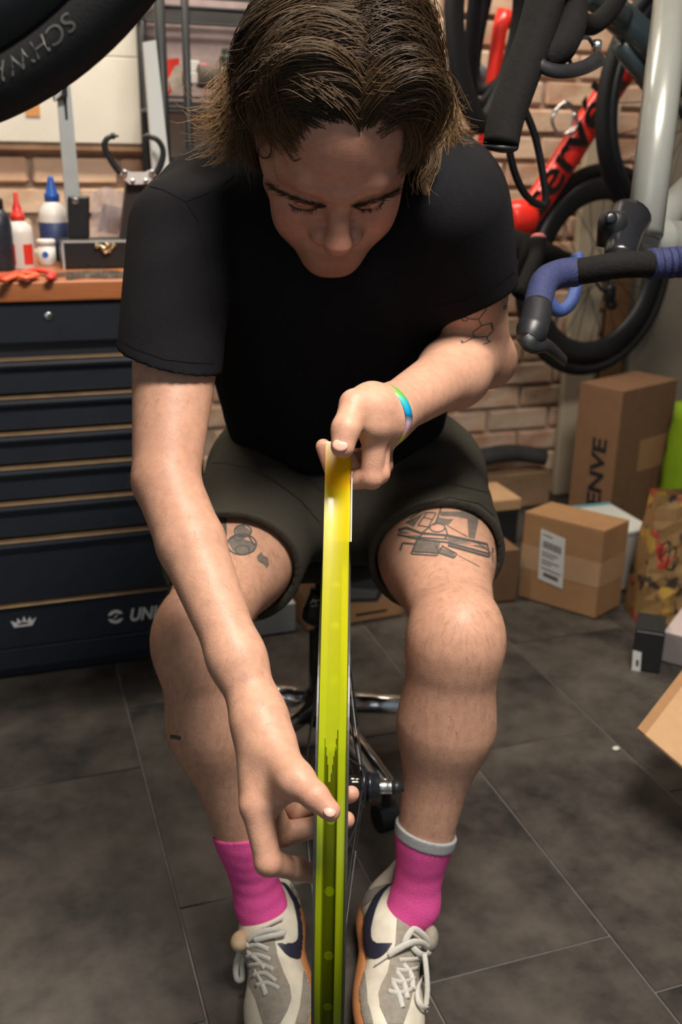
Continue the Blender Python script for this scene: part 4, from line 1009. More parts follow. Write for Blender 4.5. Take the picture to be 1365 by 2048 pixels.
# bricks
M['mortar'] = mat('mortar', (.46, .34, .25), .9, noise=.35, nscale=22, bump=.8, bscale=70)
def brickmat(name, c1, c2, c3):
    m = mat(name, c1, .9, col2=c2, nscale=9, detail=8, bump=.9, bscale=55, spec=.2)
    nt = m.node_tree; b = nt.nodes['Principled BSDF']; lk = b.inputs['Base Color'].links[0]; src = lk.from_socket
    n = nt.nodes.new('ShaderNodeTexNoise'); n.inputs['Scale'].default_value = 14; n.inputs['Detail'].default_value = 6
    tc = [x for x in nt.nodes if x.type == 'TEX_COORD'][0]; nt.links.new(tc.outputs['Object'], n.inputs['Vector'])
    oi = nt.nodes.new('ShaderNodeObjectInfo'); ad = nt.nodes.new('ShaderNodeMath'); ad.operation = 'MULTIPLY_ADD'; ad.inputs[1].default_value = .26
    nt.links.new(oi.outputs['Random'], ad.inputs[0]); nt.links.new(n.outputs[0], ad.inputs[2])
    mr = nt.nodes.new('ShaderNodeMapRange'); mr.inputs[1].default_value = .42; mr.inputs[2].default_value = .70; nt.links.new(ad.outputs[0], mr.inputs[0])
    mx = nt.nodes.new('ShaderNodeMix'); mx.data_type = 'RGBA'; nt.links.new(mr.outputs[0], mx.inputs[0]); nt.links.new(src, mx.inputs[6]); mx.inputs[7].default_value = (*c3, 1)
    nt.links.new(mx.outputs[2], b.inputs['Base Color']); return m
M['brick'] = brickmat('old_brick', (.48, .27, .175), (.36, .185, .11), (.52, .385, .28))
M['plaster'] = mat('grey_plaster', (.33, .29, .27), .9, noise=.3, nscale=6, detail=8, bump=.5, bscale=30)
wall = obj('wall_back', boxf(AB(-1.8, BW + .012, -.05), E1 * 5.2, E2 * .15, EZ * 2.65), M['mortar']); wall['kind'] = 'structure'
brick_mes = []
rb = random.Random(3)
for k in range(5):
    bm = bmesh.new(); V, F = boxf((0, 0, 0), (.213, 0, 0), (0, .030, 0), (0, 0, .064)); vv = [bm.verts.new(p) for p in V]; [bm.faces.new([vv[i] for i in f]) for f in F]
    bmesh.ops.bevel(bm, geom=list(bm.edges), offset=.006, segments=1, affect='EDGES')
    for v in bm.verts: v.co += Vector((rb.uniform(-.003, .003), rb.uniform(-.003, .003), rb.uniform(-.0025, .0025)))
    V, F = bm_out(bm); brick_mes.append(mesh_of('brick', V, F, M['brick']))
nbk = 0
def lay(a_lo, a_hi, z_lo, z_hi, mt=None):
    global nbk
    for r in range(int(z_lo / .0755), int(z_hi / .0755)):
        for c in range(-8, 16):
            a = c * .2255 + (.113 if r % 2 else 0)
            if a < a_lo or a > a_hi or nbk >= 300: continue
            t = bpy.data.objects.new('brick', brick_mes[rb.randrange(5)]); link(t, wall)
            if mt: t.material_slots[0].link = 'OBJECT'; t.material_slots[0].material = mt
            w0 = AB(a, BW + rb.uniform(-.005, .003), r * .0755 + .004)
            t.matrix_local = Matrix.Translation(Vector(w0) - wall.location) @ ROT19; nbk += 1
M['brick_pale'] = brickmat('peach_brick', (.60, .37, .24), (.50, .29, .17), (.68, .48, .34))
lay(-.25, .55, .78, 1.19, M['brick_pale'])
lay(.40, 2.45, .0, 1.62)
for nm, o_, ax, ay, az in (('wall_left', AB(-1.8, -1.2, -.05), E2 * 4.1, -E1 * .1, EZ * 2.65), ('wall_right', AB(3.35, -1.2, -.05), E2 * 4.1, E1 * .1, EZ * 2.65), ('ceiling', AB(-1.8, -1.2, 2.6), E1 * 5.2, E2 * 4.1, EZ * .1)):
    obj(nm, boxf(o_, ax, ay, az), M['plaster'] if nm != 'ceiling' else mat('white_ceiling', (.72, .71, .68), .8))['kind'] = 'structure'
# white painted boards fixed on the brick above the bench
M['board'] = mat('cream_paint', (.76, .73, .63), .6, noise=.12, nscale=5, detail=6, bump=.15, bscale=40)
M['raw_wood'] = mat('raw_wood', (.34, .21, .12), .75, noise=.4, nscale=18)
bd_ = thing('wall_board', 'cream painted boards fixed on the brick wall above the tool chest', 'board', tuple(AB(-.3, BW - .02, 1.085)))
for k in range(3):
    obj('plank', boxf(AB(-1.0, BW - .034, 1.085 + k * .205), E1 * 1.47, E2 * .020, EZ * .2035, .002, 1), M['board'], bd_)
obj('batten', boxf(AB(-1.0, BW - .030, 1.066), E1 * 1.47, E2 * .022, EZ * .019, .002, 1), M['raw_wood'], bd_)
obj('patch', boxf(PB(52, 232, BW - .037), E1 * .034, E2 * .003, EZ * .05), mat('orange_wood', (.60, .28, .09), .6), bd_)
# pale boards beyond the rack, pipe and pale plank on the right
ap = PB(1149, 400, BW) @ E1
obj('trim_1', boxf(AB(ap + .235, BW - .055, 0), E1 * 1.2, E2 * .06, EZ * 2.4, .004, 1), mat('grey_beige_plaster', (.25, .215, .165), .85, noise=.25, nscale=5, detail=7, bump=.3, bscale=30))['kind'] = 'structure'
tag(obj('leaning_plank', boxf(AB(ap, BW - .045, .002), E1 * .105, E2 * .028, EZ * 1.22, .003, 1), mat('pale_plank', (.50, .42, .30), .7, noise=.2, nscale=8)), 'pale wooden plank standing on the wall behind the bicycle wheel', 'plank')
tag(obj('leaning_plank', boxf(AB(ap + .135, BW - .045, .002), E1 * .075, E2 * .028, EZ * 1.02, .003, 1), mat('brown_plank', (.19, .095, .04), .7, noise=.35, nscale=8)), 'dark brown plank standing on the wall right of the pale plank', 'plank')

# ------------------------------------------------------------------ tool chest
CB = 1.985
M['chest'] = mat('navy_black_enamel', (.016, .020, .029), .38, noise=.25, nscale=9, detail=6, spec=.5)
M['lip'] = mat('warm_glint_strip', (.34, .225, .125), .38, .35, noise=.35, nscale=30)  # tan stands in for warm light caught along the drawer lips
M['oak'] = mat('oiled_wood', (.46, .165, .055), .42, col2=(.28, .085, .028), nscale=7, detail=6, spec=.5)
_n = M['oak'].node_tree.nodes['Noise Texture']; _mp = M['oak'].node_tree.nodes.new('ShaderNodeMapping'); _mp.inputs['Scale'].default_value = (.35, 1.4, 6); _mp.inputs['Rotation'].default_value = (0, 0, -A19)
M['oak'].node_tree.links.new([x for x in M['oak'].node_tree.nodes if x.type == 'TEX_COORD'][0].outputs['Object'], _mp.inputs[0]); M['oak'].node_tree.links.new(_mp.outputs[0], _n.inputs['Vector'])
CA0, CA1 = -.75, .368; CW = CA1 - CA0
chest = thing('tool_chest', 'black steel tool chest of drawers with a wooden top', 'tool chest', tuple(AB((CA0 + CA1) / 2, CB + .23, .002)))
obj('carcass', boxf(AB(CA0, CB + .02, .03), E1 * CW, E2 * .45, EZ * .765, .004), M['chest'], chest)
obj('plinth', boxf(AB(CA0, CB + .03, .002), E1 * CW, E2 * .42, EZ * .03, .003), M['chest'], chest)
obj('kick_panel', boxf(AB(CA0, CB + .006, .030), E1 * CW, E2 * .03, EZ * .050, .004), M['chest'], chest)
obj('worktop', boxf(AB(CA0 - .01, CB - .012, .802), E1 * (CW + .02), E2 * .50, EZ * .038, .004), M['oak'], chest)
tops = obj('top_rail', boxf(AB(CA0, CB, .722), E1 * CW, E2 * .03, EZ * .078, .004), M['chest'], chest)
lk_ = PB(97, 632, CB - .001)
lock_ = obj('lock', lathe(lk_ - E2 * .003, E2, [(.0070, 0), (.0085, .001), (.0085, .004)], 24), M['steel'], chest, True)
obj('keyway', boxc(lk_ - E2 * .0045 - EZ * .004, .0018, .002, .008), M['black_satin'], lock_)
zz = [.722, .697, .623, .551, .482, .408, .328, .183, .082]
for k in range(len(zz) - 2):
    zt, zb = zz[k] - .004, zz[k + 1] + .004
    if k == 0: continue
    zt, zb = zz[k] - .003, zz[k + 1] + .004
    dr = obj('drawer', boxf(AB(CA0 + .004, CB, zb), E1 * (CW - .008), E2 * .03, EZ * (zt - zb - .021), .003), M['chest'], chest)
    # rolled handle along the upper edge of the drawer, with a strip tinted for the warm light it catches
    prof = [(0, .0), (-.010, .003), (-.014, .010), (-.012, .017), (0, .020), (.02, .020), (.02, 0)]
    pl_ = [AB(CA0 + .004, CB + y_, zt - .021 + z_) for y_, z_ in prof]
    obj('handle', prism(pl_, E1 * (CW - .008)), M['chest'], dr)
    obj('handle_strip', boxf(AB(CA0 + .004, CB - .013, zt - .0022), E1 * (CW - .008), E2 * .026, EZ * .0032, .001, 1), M['lip'], dr)
low = obj('drawer', boxf(AB(CA0 + .004, CB, .083), E1 * (CW - .008), E2 * .03, EZ * .097, .003), M['chest'], chest)
obj('handle_strip', boxf(AB(CA0 + .004, CB - .010, .1805), E1 * (CW - .008), E2 * .026, EZ * .0032, .001, 1), M['lip'], low)
M['decal'] = mat('white_decal', (.62, .62, .60), .5)
DB = CB - .0012
# crown, circular arrows and maker's lettering on the bottom drawer
def decal(pts): return prism([AB(a, DB, z) for a, z in pts], -E2 * .0004)
crown = [(-.040, .148), (-.034, .132), (.002, .132), (.012, .150), (.002, .143), (-.001, .153), (-.008, .142), (-.013, .156), (-.018, .142), (-.026, .153), (-.028, .142)]
obj('crown_decal', decal(crown), M['decal'], low)
obj('crown_cutout', prism([AB(a, DB - .0005, z) for a, z in [(-.025, .137), (-.006, .137), (-.004, .1395), (-.015, .1425), (-.027, .1395)]], -E2 * .0003), M['chest'], low)
ccx, ccz = .174, .128
for s in (1, -1):
    ar_ = [(ccx + .0165 * math.cos(t) * 1.0, ccz + s * .016 * math.sin(t)) for t in np.linspace(.35, 2.9, 12)] + [(ccx + .0095 * math.cos(t), ccz + s * .009 * math.sin(t)) for t in np.linspace(2.6, .75, 10)]
    obj('arrow_decal', decal(ar_ if s > 0 else ar_[::-1]), M['decal'], low)
obj('bolt_decal', decal([(ccx - .006, ccz - .005), (ccx - .001, ccz - .003), (ccx + .006, ccz + .005), (ccx + .001, ccz + .003)]), M['decal'], low)
obj('lettering', text_mesh('UNIOR', AB(.205, DB - .0002, .112), E1, EZ, .031, .0004, shear=.25, xscale=.82, bold=.03), M['decal'], low)

# ------------------------------------------------------------------ things on the bench
TZ = .8402
def onb(u, v, b): q = PB(u, v, b); q[2] = TZ; return q
def bottle(name, label, base, prof, mt, cap, capm, bands=(), cat='bottle'):
    t = thing(name, label, cat, tuple(base)); bo = obj('body', lathe(base, EZ, prof, 28), mt, t, True)
    obj('cap', lathe(base, EZ, cap, 24), capm, t, True)
    for r, z0, z1, m_ in bands: obj('label', lathe(base, EZ, [(r, z0), (r + .0004, z0 + .0003), (r + .0004, z1), (r, z1 + .0003)], 28), m_, t, True)
    return t
M['white_plastic'] = mat('white_plastic', (.72, .70, .66), .35); M['red_plastic'] = mat('red_plastic', (.72, .045, .03), .35); M['blue_plastic'] = mat('blue_plastic', (.02, .10, .42), .35)
M['navy_label'] = mat('navy_label', (.03, .05, .14), .5, noise=.4, nscale=60); M['dark_bottle'] = mat('dark_bottle', (.022, .030, .045), .4, noise=.5, nscale=45)
b1 = onb(41, 500, 2.19)
t = bottle('glue_bottle', 'white squeeze bottle with a red nozzle cap at the left end of the bench', b1, [(.026, 0), (.0275, .003), (.0275, .070), (.025, .084), (.014, .094), (.0125, .096)], M['white_plastic'],
       [(.0140, .094), (.0140, .108), (.0095, .110), (.0090, .120), (.0055, .128), (.0040, .148), (.0035, .149)], M['red_plastic'])
cd = nrm((CAM - b1) * [1, 1, 0]); sd = np.cross(EZ, cd)
for s in (-1, 1):
    a_ = [math.radians(d) for d in (np.linspace(12, 58, 8) if s > 0 else np.linspace(-75, -22, 8))]
    V = []; 
    for q_ in a_: V += [b1 + (cd * math.cos(q_) + sd * math.sin(q_)) * .0279 + EZ * z_ for z_ in (.010, .050)]
    obj('label', (V, [(2 * i, 2 * i + 2, 2 * i + 3, 2 * i + 1) for i in range(7)]), M['red_plastic'], t)
b2 = onb(112, 500, 2.30)
bottle('sealant_bottle', 'white bottle with pointed blue cap and navy label behind the truing stand', b2, [(.030, 0), (.031, .003), (.031, .095), (.027, .112), (.015, .126), (.013, .128)], M['white_plastic'],
       [(.0155, .125), (.0160, .140), (.0125, .144), (.0060, .172), (.0045, .178)], M['blue_plastic'], [(.0312, .004, .084, M['navy_label'])])
b3 = onb(2, 505, 2.17)
bottle('dark_bottle', 'dark blue mottled bottle cut off by the left edge of the photo', b3, [(.024, 0), (.0255, .003), (.0255, .085), (.022, .105), (.012, .120)], M['dark_bottle'], [(.013, .119), (.013, .136), (.009, .140)], M['black_satin'])
b4 = onb(93, 500, 2.26)
bottle('small_jar', 'small white jar with blue dot label between the two bottles', b4, [(.0175, 0), (.0185, .002), (.0185, .040)], M['white_plastic'], [(.0195, .040), (.0195, .050), (.017, .052)], M['white_plastic'], [], 'jar')
o = obj('blue_dot', lathe(b4 + nrm((CAM - b4) * [1, 1, 0]) * .0186 + EZ * .022 - E1 * .003, CAM - b4, [(.0065, 0), (.0065, .0004)], 16), M['blue_plastic'], bpy.data.objects['small_jar'])
# red clamp/strap lying on the worktop
rc_ = thing('red_strap', 'crumpled red rubber strap lying at the front edge of the worktop', 'strap', tuple(onb(50, 548, 2.03)))
for pix in ([(-12, 556), (12, 552), (40, 546), (75, 541), (104, 547), (100, 556)], [(8, 560), (35, 551), (52, 556), (70, 549), (30, 545)]):
    w_ = [PZ(u, v, TZ + .008) for u, v in pix]
    obj('band', tube(spline(w_, 6), .0085, 10, flat=(1, .55), up=EZ), M['red_plastic'] if pix[0][0] < 0 else mat('orange_red_plastic', (.80, .13, .05), .4), rc_, True)
# chain lying along the edge
chn = thing('bike_chain', 'greasy bicycle chain coiled along the worktop edge', 'chain', tuple(onb(185, 553, 2.04)))
M['grease'] = mat('greasy_steel', (.36, .34, .29), .40, .6, noise=.5, nscale=80)
cpts = spline([PZ(u, v, TZ + .004) for u, v in [(112, 551), (150, 547), (190, 545), (235, 546), (250, 551), (215, 553), (170, 552), (135, 556)]], 8)
cl_ = np.concatenate([[0], np.cumsum(np.linalg.norm(np.diff(cpts, axis=0), axis=1))]); nlk = int(cl_[-1] / .0075); nlk = int(nlk * .75); sx = np.linspace(0, cl_[-1], nlk)
cp = np.stack([np.interp(sx, cl_, cpts[:, k]) for k in range(3)], 1)
for i in range(nlk - 1):
    d_ = nrm(cp[i + 1] - cp[i]); s_ = np.cross(d_, EZ); w_ = .0032 if i % 2 else .0022
    obj('link', J(boxf(cp[i] - d_ * .0012 + s_ * w_ - EZ * .0035, d_ * .0125, s_ * .0012, EZ * .0085, .001, 1), boxf(cp[i] - d_ * .0012 - s_ * w_ - EZ * .0035, d_ * .010, -s_ * .001, EZ * .007, .001, 1), rod(cp[i] - s_ * .003, cp[i] + s_ * .003, .0026, 8)), M['grease'], chn)
# truing stand
M['alu'] = mat('satin_aluminium', (.60, .64, .62), .42, .55, noise=.1, nscale=40)
TB = 2.16
ts = thing('truing_stand', 'wheel truing stand with black base, two grey uprights and curved black calipers', 'truing stand', tuple(onb(190, 520, TB)))
f0 = PB(122, 482, TB); f1 = PB(262, 476, TB); zt_ = f0[2]; wv = f1 - f0; wv[2] = 0
base_ = obj('base', boxf(np.array([f0[0], f0[1], TZ]), wv, E2 * .09, EZ * (zt_ - TZ), .004), M['black_satin'], ts)
obj('base_edge', boxf(np.array([f0[0], f0[1], TZ]) - E2 * .0015, nrm(wv) * .0045, E2 * .003, EZ * (zt_ - TZ)), M['alu'], base_)
obj('base_edge', boxf(np.array([f0[0], f0[1], zt_ - .004]) - E2 * .0015, wv, E2 * .003, EZ * .0045), M['alu'], base_)
for du in (175, 198):
    obj('bolt_hole', lathe(PB(du, 536, TB - .001), E2, [(.0055, 0), (.0055, .002)], 14), M['rubber'], base_)
br0 = PB(137, 478, TB + .03); br1 = PB(180, 478, TB + .03); brt = PB(136, 391, TB + .03)
obj('bracket', boxf(br0, br1 - br0, E2 * .010, brt - br0, .005, 3), M['black_satin'], ts)
obj('pivot_bolt', lathe(PB(151, 402, TB + .029), -E2, [(.0070, -.002), (.0070, .003), (.0045, .005)], 18), M['steel'], ts)
def bar4(p_bl, p_br, p_tl, p_tr, dep, mt, name, par, bev=.002):
    poly = [p_bl, p_br, p_tr, p_tl]; V, F = prism(poly, E2 * dep); return obj(name, (V, F), mt, par)
bar4(PB(134, 440, TB + .042), PB(164, 440, TB + .042), PB(113, 176, TB + .042), PB(141, 170, TB + .042), .018, M['alu'], 'upright', ts)
obj('slot', prism([PB(131, 240, TB + .0415), PB(136, 240, TB + .0415), PB(133, 186, TB + .0415), PB(126, 186, TB + .0415)], E2 * .003), M['black_satin'], ts)
obj('axle_clamp', boxf(PB(108, 202, TB + .02), PB(136, 196, TB + .02) - PB(108, 202, TB + .02), E2 * .04, EZ * .030, .004), M['black_satin'], ts)
obj('clamp_tab', boxf(PB(109, 205, TB + .018), PB(124, 190, TB + .018) - PB(109, 205, TB + .018), E2 * .02, EZ * .012, .002), M['alu'], ts)
bar4(PB(316, 470, TB + .08), PB(354, 470, TB + .08), PB(288, 84, TB + .08), PB(312, 80, TB + .08), .022, mat('pale_metal', (.76, .79, .76), .5, .0), 'upright', ts)
bar4(PB(238, 500, TB + .05), PB(272, 500, TB + .05), PB(254, 362, TB + .05), PB(290, 368, TB + .05), .028, mat('brown_black_steel', (.030, .022, .019), .5), 'caliper_arm', ts)
CBp = TB + .04
for pix in ([(272, 362), (240, 343), (219, 315), (209, 292), (214, 278), (228, 271)], [(282, 368), (308, 352), (323, 325), (326, 300), (315, 280), (294, 272)]):
    jw = obj('caliper_jaw', tube(spline([PB(u, v, CBp) for u, v in pix], 8), np.linspace(.0078, .0050, 41), 10, flat=(1, .7), up=E2), M['black_satin'], ts, True)
    e_ = PB(pix[-1][0], pix[-1][1] + 1, CBp); s_ = 1 if pix[-1][0] < 260 else -1
    obj('caliper_tip', lathe(e_ - E1 * s_ * .006, E1 * s_, [(.0055, 0), (.0065, .003), (.0065, .008), (.0028, .009), (.0025, .015)], 14), M['black_satin'], jw)
plt_ = obj('caliper_plate', prism([PB(u, v, CBp - .014) for u, v in [(241, 350), (247, 338), (262, 344), (290, 344), (306, 338), (312, 350), (296, 368), (260, 369)]], E2 * .004), M['white_plastic'], ts)
for u, v, r in ((250, 346, .0062), (304, 346, .0062), (266, 362, .0045), (292, 362, .0045)):
    obj('bolt', lathe(PB(u, v, CBp - .018), -E2, [(r, -.004), (r, .003), (r * .6, .005)], 12), M['steel'], plt_)
# parts bag and brass bits on the stand
pb_ = thing('parts_bag', 'clear plastic bag of spare parts leaning behind the truing stand base', 'bag', tuple(onb(215, 500, TB + .19)))
M['bag'] = mat('clear_film', (.72, .62, .60), .2, alpha=.38)
V = []; n_ = 8
for i in range(n_ + 1):
    for j in range(n_ + 1):
        q_ = PB(184 + 64 * i / n_, 490 - 118 * j / n_ * (1 - .25 * abs(i / n_ - .45)), TB + .19) - E2 * (.012 * math.sin(math.pi * i / n_) + .006 * math.sin(i * 2.1 + j * 1.3)); V.append(q_)
Fq = [(i * (n_ + 1) + j, (i + 1) * (n_ + 1) + j, (i + 1) * (n_ + 1) + j + 1, i * (n_ + 1) + j + 1) for i in range(n_) for j in range(n_)]
V = np.array(V); V2 = V + E2 * .016; obj('film', J((V, Fq), (V2, Fq)), M['bag'], pb_, True)['kind'] = 'stuff'
obj('card', prism([PB(u, v, TB + .193) for u, v in [(195, 462), (236, 470), (246, 416), (205, 407)]], E2 * .002), mat('grey_card', (.23, .19, .20), .7), pb_)
M['brass'] = mat('brass_bits', (.60, .50, .32), .35, .8, noise=.3)
for i, (u, v) in enumerate([(197, 492), (206, 496), (214, 491), (220, 499), (226, 492), (210, 502)]):
    c_ = PB(u, v, TB - .008); a_ = nrm(np.array([math.cos(i * 2.1), math.sin(i * 1.3) * .4, math.sin(i * 2.7)]))
    tag(obj('brass_fitting', lathe(c_ - a_ * .006, a_, [(.0030, 0), (.0055, .001), (.0055, .005), (.0032, .006), (.0032, .012)], 10), M['brass']), 'brass fitting on the front of the truing stand base, ' + ('leftmost of six', 'second from the left', 'third from the left', 'fifth from the left', 'rightmost of six', 'lowest of six')[i], 'fitting', 'brass fittings on the truing stand')
# wire rack behind
rk = thing('storage_rack', 'black wire storage rack standing beside the tool chest', 'rack', tuple(AB(.50, 2.55, .002)))
for a_, b_, m_ in ((.398, 2.45, 'black_satin'), (.398, 2.74, 'black_satin'), (.98, 2.45, 'black_satin'), (.98, 2.74, 'black_satin')):
    obj('post', rod(AB(a_, b_, .002), AB(a_, b_, 1.9), .0125, 14), M[m_], rk, True)
obj('post', rod(AB(.4545, 2.45, .002), AB(.4545, 2.45, 1.9), .0095, 14), M['black_satin'], rk, True)
for z_, full in ((1.165, True), (1.372, False)):
    sh_ = obj('shelf', J(*[rod(AB(.39, b_, z_), AB(.99, b_, z_), .0045, 8) for b_ in (2.45, 2.74)], *[rod(AB(a_, 2.45, z_), AB(a_, 2.74, z_), .0045, 8) for a_ in (.39, .99)], *[rod(AB(.39, b_, z_ + .022), AB(.99, b_, z_ + .022), .0035, 8) for b_ in (2.45, 2.74)]), M['black_satin'], rk); sh_['kind'] = 'stuff'
    if full: obj('shelf_liner', boxf(AB(.40, 2.46, z_ + .005), E1 * .58, E2 * .27, EZ * .004), mat('brown_liner', (.05, .025, .02), .6), sh_)
    else:
        for i in range(13): obj('wire', rod(AB(.40, 2.47 + i * .0215, z_ + .003), AB(.98, 2.47 + i * .0215, z_ + .003), .0018, 6), M['black_satin'], sh_)
obj('back_panel', boxf(AB(.405, 2.76, 1.0), E1 * .57, E2 * .008, EZ * .9), mat('mauve_panel', (.40, .31, .30), .55, col2=(.22, .17, .165), nscale=11, detail=7), rk)
obj('pale_panel', boxf(AB(.402, 2.70, 1.055), E1 * .15, E2 * .008, EZ * .105), M['board'], rk)
pk = thing('red_packet', 'red and white packet leaning on the rack shelf behind the front post', 'packet', tuple(PB(340, 188, 2.55)))
obj('pouch', prism([PB(u, v, 2.55) for u, v in [(326, 190), (322, 150), (336, 118), (358, 116), (364, 150), (350, 178), (335, 192)]], E2 * .03), M['red_plastic'], pk)
obj('print', prism([PB(u, v, 2.548) for u, v in [(346, 185), (337, 160), (350, 132), (362, 128), (365, 168), (352, 186)]], E2 * .002), mat('pale_print', (.62, .55, .45), .5, noise=.4, nscale=60), pk)
obj('print', prism([PB(u, v, 2.548) for u, v in [(325, 180), (326, 158), (337, 156), (338, 182)]], E2 * .002), mat('cream_print', (.72, .58, .45), .5), pk)
def bx(name, lab, cat, u0, v0, u1, v1, b_, dep, mt, group=None):
    p0 = PB(u0, v1, b_); p1 = PB(u1, v1, b_); p2 = PB(u0, v0, b_)
    ax = nrm(p1 - p0) ; ax = E1 * np.linalg.norm((p1 - p0)[:2])
    return tag(obj(name, boxf(p0, ax, E2 * dep, EZ * (p2[2] - p0[2]), .003), mt), lab, cat, group)
bx('parts_box', 'white parts box on the rack shelf right of the front post', 'box', 372, 143, 397, 167, 2.52, .10, M['white_plastic'])
bx('parts_box', 'flat white carton resting on the smaller white parts box', 'box', 372, 120, 400, 142, 2.54, .10, M['decal'])
tag(obj('tool_roll', rod(PB(396, 152, 2.52), PB(470, 160, 2.52), .026, 20), mat('taupe_cloth', (.17, .14, .115), .9, noise=.3, nscale=40)), 'grey cloth roll lying on the rack shelf behind the head', 'roll')
bx('pink_box', 'small pink packet on top of the grey cloth roll', 'packet', 400, 126, 418, 133, 2.53, .05, mat('pink_card', (.72, .15, .22), .5))
tag(obj('spray_can', lathe(PB(455, 140, 2.60), EZ, [(.018, 0), (.019, .003), (.019, .028), (.014, .034), (.013, .046)], 18), mat('dark_green_tin', (.03, .04, .03), .4)), 'dark green canister at the right end of the rack shelf', 'canister')
# the bicycle wheel hanging close to the camera, top left
tw_c = P(-160, -560, 0.66); Yp = .83
n_w = nrm(np.array([-.18, -1.0, 0.0])); xw = nrm(np.cross(n_w, EZ)); 
def on_pl(u, v): q_ = ray(u, v); return CAM + q_ * (((np.array([-.30, Yp, 1.3]) - CAM) @ n_w) / (q_ @ n_w))
e0, e1_, e2_ = on_pl(0, 245), on_pl(148, 162), on_pl(312, -2)
def circ3(a, b, c):
    ab_, ac_ = b - a, c - a; n_ = np.cross(ab_, ac_); return a + (np.cross(n_, ab_) * (ac_ @ ac_) + np.cross(ac_, n_) * (ab_ @ ab_)) / (2 * (n_ @ n_))
cc = circ3(e0, e1_, e2_); RO = np.linalg.norm(e0 - cc)
if not .28 < RO < .42: RO = .352; mid = e1_; cc = mid + nrm(cc - mid) * RO
yw = np.cross(n_w, xw)
def wheel_ring(c, n_, prof, seg=160):
    a0 = nrm(np.cross(n_, EZ if abs(n_[2]) < .9 else E1)); b0 = np.cross(n_, a0); m_ = len(prof)
    V = np.array([c + n_ * x + r * (a0 * math.cos(2 * math.pi * i / seg) + b0 * math.sin(2 * math.pi * i / seg)) for i in range(seg) for x, r in prof])
    F = [(i * m_ + k, i * m_ + (k + 1) % m_, ((i + 1) % seg) * m_ + (k + 1) % m_, ((i + 1) % seg) * m_ + k) for i in range(seg) for k in range(m_)]
    return V, F
def tyre_prof(ro, h, w):
    return [(w / 2 * math.cos(t) * (1 if math.sin(t) > -.6 else .82), ro - h / 2 + h / 2 * math.sin(t)) for t in np.linspace(0, 2 * math.pi, 18, endpoint=False)]
def full_wheel(name, label, c, n_, ro, tyre_h, tyre_w, rim_h, rim_w, nsp, group=None, tyre_mat='rubber', par=None):
    root = thing(name, label, 'wheel', tuple(c)) if par is None else None
    if par is not None: root = obj('wheel', wheel_ring(c, n_, [(rim_w / 2, ro - tyre_h), (rim_w / 2 * .9, ro - tyre_h - rim_h * .6), (.004, ro - tyre_h - rim_h), (-.004, ro - tyre_h - rim_h), (-rim_w / 2 * .9, ro - tyre_h - rim_h * .6), (-rim_w / 2, ro - tyre_h)]), M['black_satin'], par, True)
    else: obj('rim', wheel_ring(c, n_, [(rim_w / 2, ro - tyre_h), (rim_w / 2 * .9, ro - tyre_h - rim_h * .6), (.004, ro - tyre_h - rim_h), (-.004, ro - tyre_h - rim_h), (-rim_w / 2 * .9, ro - tyre_h - rim_h * .6), (-rim_w / 2, ro - tyre_h)]), M['black_satin'], root, True)
    obj('tyre', wheel_ring(c, n_, tyre_prof(ro, tyre_h + .004, tyre_w)), M[tyre_mat], root, True)
    obj('hub', lathe(c - n_ * .05, n_, [(.008, 0), (.010, .012), (.026, .015), (.026, .018), (.014, .024), (.014, .07), (.028, .076), (.028, .08), (.012, .085), (.008, .10)], 20), M['black_satin'], root, True)
    a0 = nrm(np.cross(n_, EZ)); b0 = np.cross(n_, a0)
    for i in range(nsp):
        t_ = 2 * math.pi * i / nsp; t2 = t_ + (.9 if i % 4 < 2 else -.9); s_ = .032 if i % 2 else -.032
        obj('spoke', rod(c + n_ * s_ + .025 * (a0 * math.cos(t2) + b0 * math.sin(t2)), c + (ro - tyre_h - rim_h + .003) * (a0 * math.cos(t_) + b0 * math.sin(t_)), .0013, 5), M['black_satin'], root)
    return root
fwh = full_wheel('bicycle_wheel', 'large black tyred wheel hanging blurred in the top left corner', cc, n_w, RO, .043, .044, .075, .030, 20)
# tyre lettering, upside down along the sidewall
a_ref = on_pl(158, 28); th0 = None
xa_, ya_ = xw, np.cross(xw, n_w)
def wang(p_): d_ = p_ - cc; return math.atan2(d_ @ EZ, d_ @ xw)
Vt, Ft = text_mesh('SCHWALBE', None, None, None, .0135, bend=True, xscale=1.12)
a_s = wang(a_ref); r_mid = RO - .026
sgn = -1 if True else 1
xs_dir = 1
# text runs from the reference angle towards the lower left, its feet pointing to the hub
a_l = wang(on_pl(0, 130)); dirn = 1 if ((a_l - a_s + math.pi) % (2 * math.pi) - math.pi) > 0 else -1
Vb2 = []
for x, y, z in Vt:
    a = a_s + dirn * x / r_mid; r = r_mid - .007 + y
    side = n_w if (CAM - cc) @ n_w > 0 else -n_w
    prof_h = .0215 * math.sqrt(max(0, 1 - ((r - (RO - .0235)) / .0235) ** 2)) + .0008
    Vb2.append(cc + side * prof_h + r * (xw * math.cos(a) + EZ * math.sin(a)))
obj('lettering', (np.array(Vb2), Ft), mat('grey_print', (.075, .08, .072), .6), fwh)

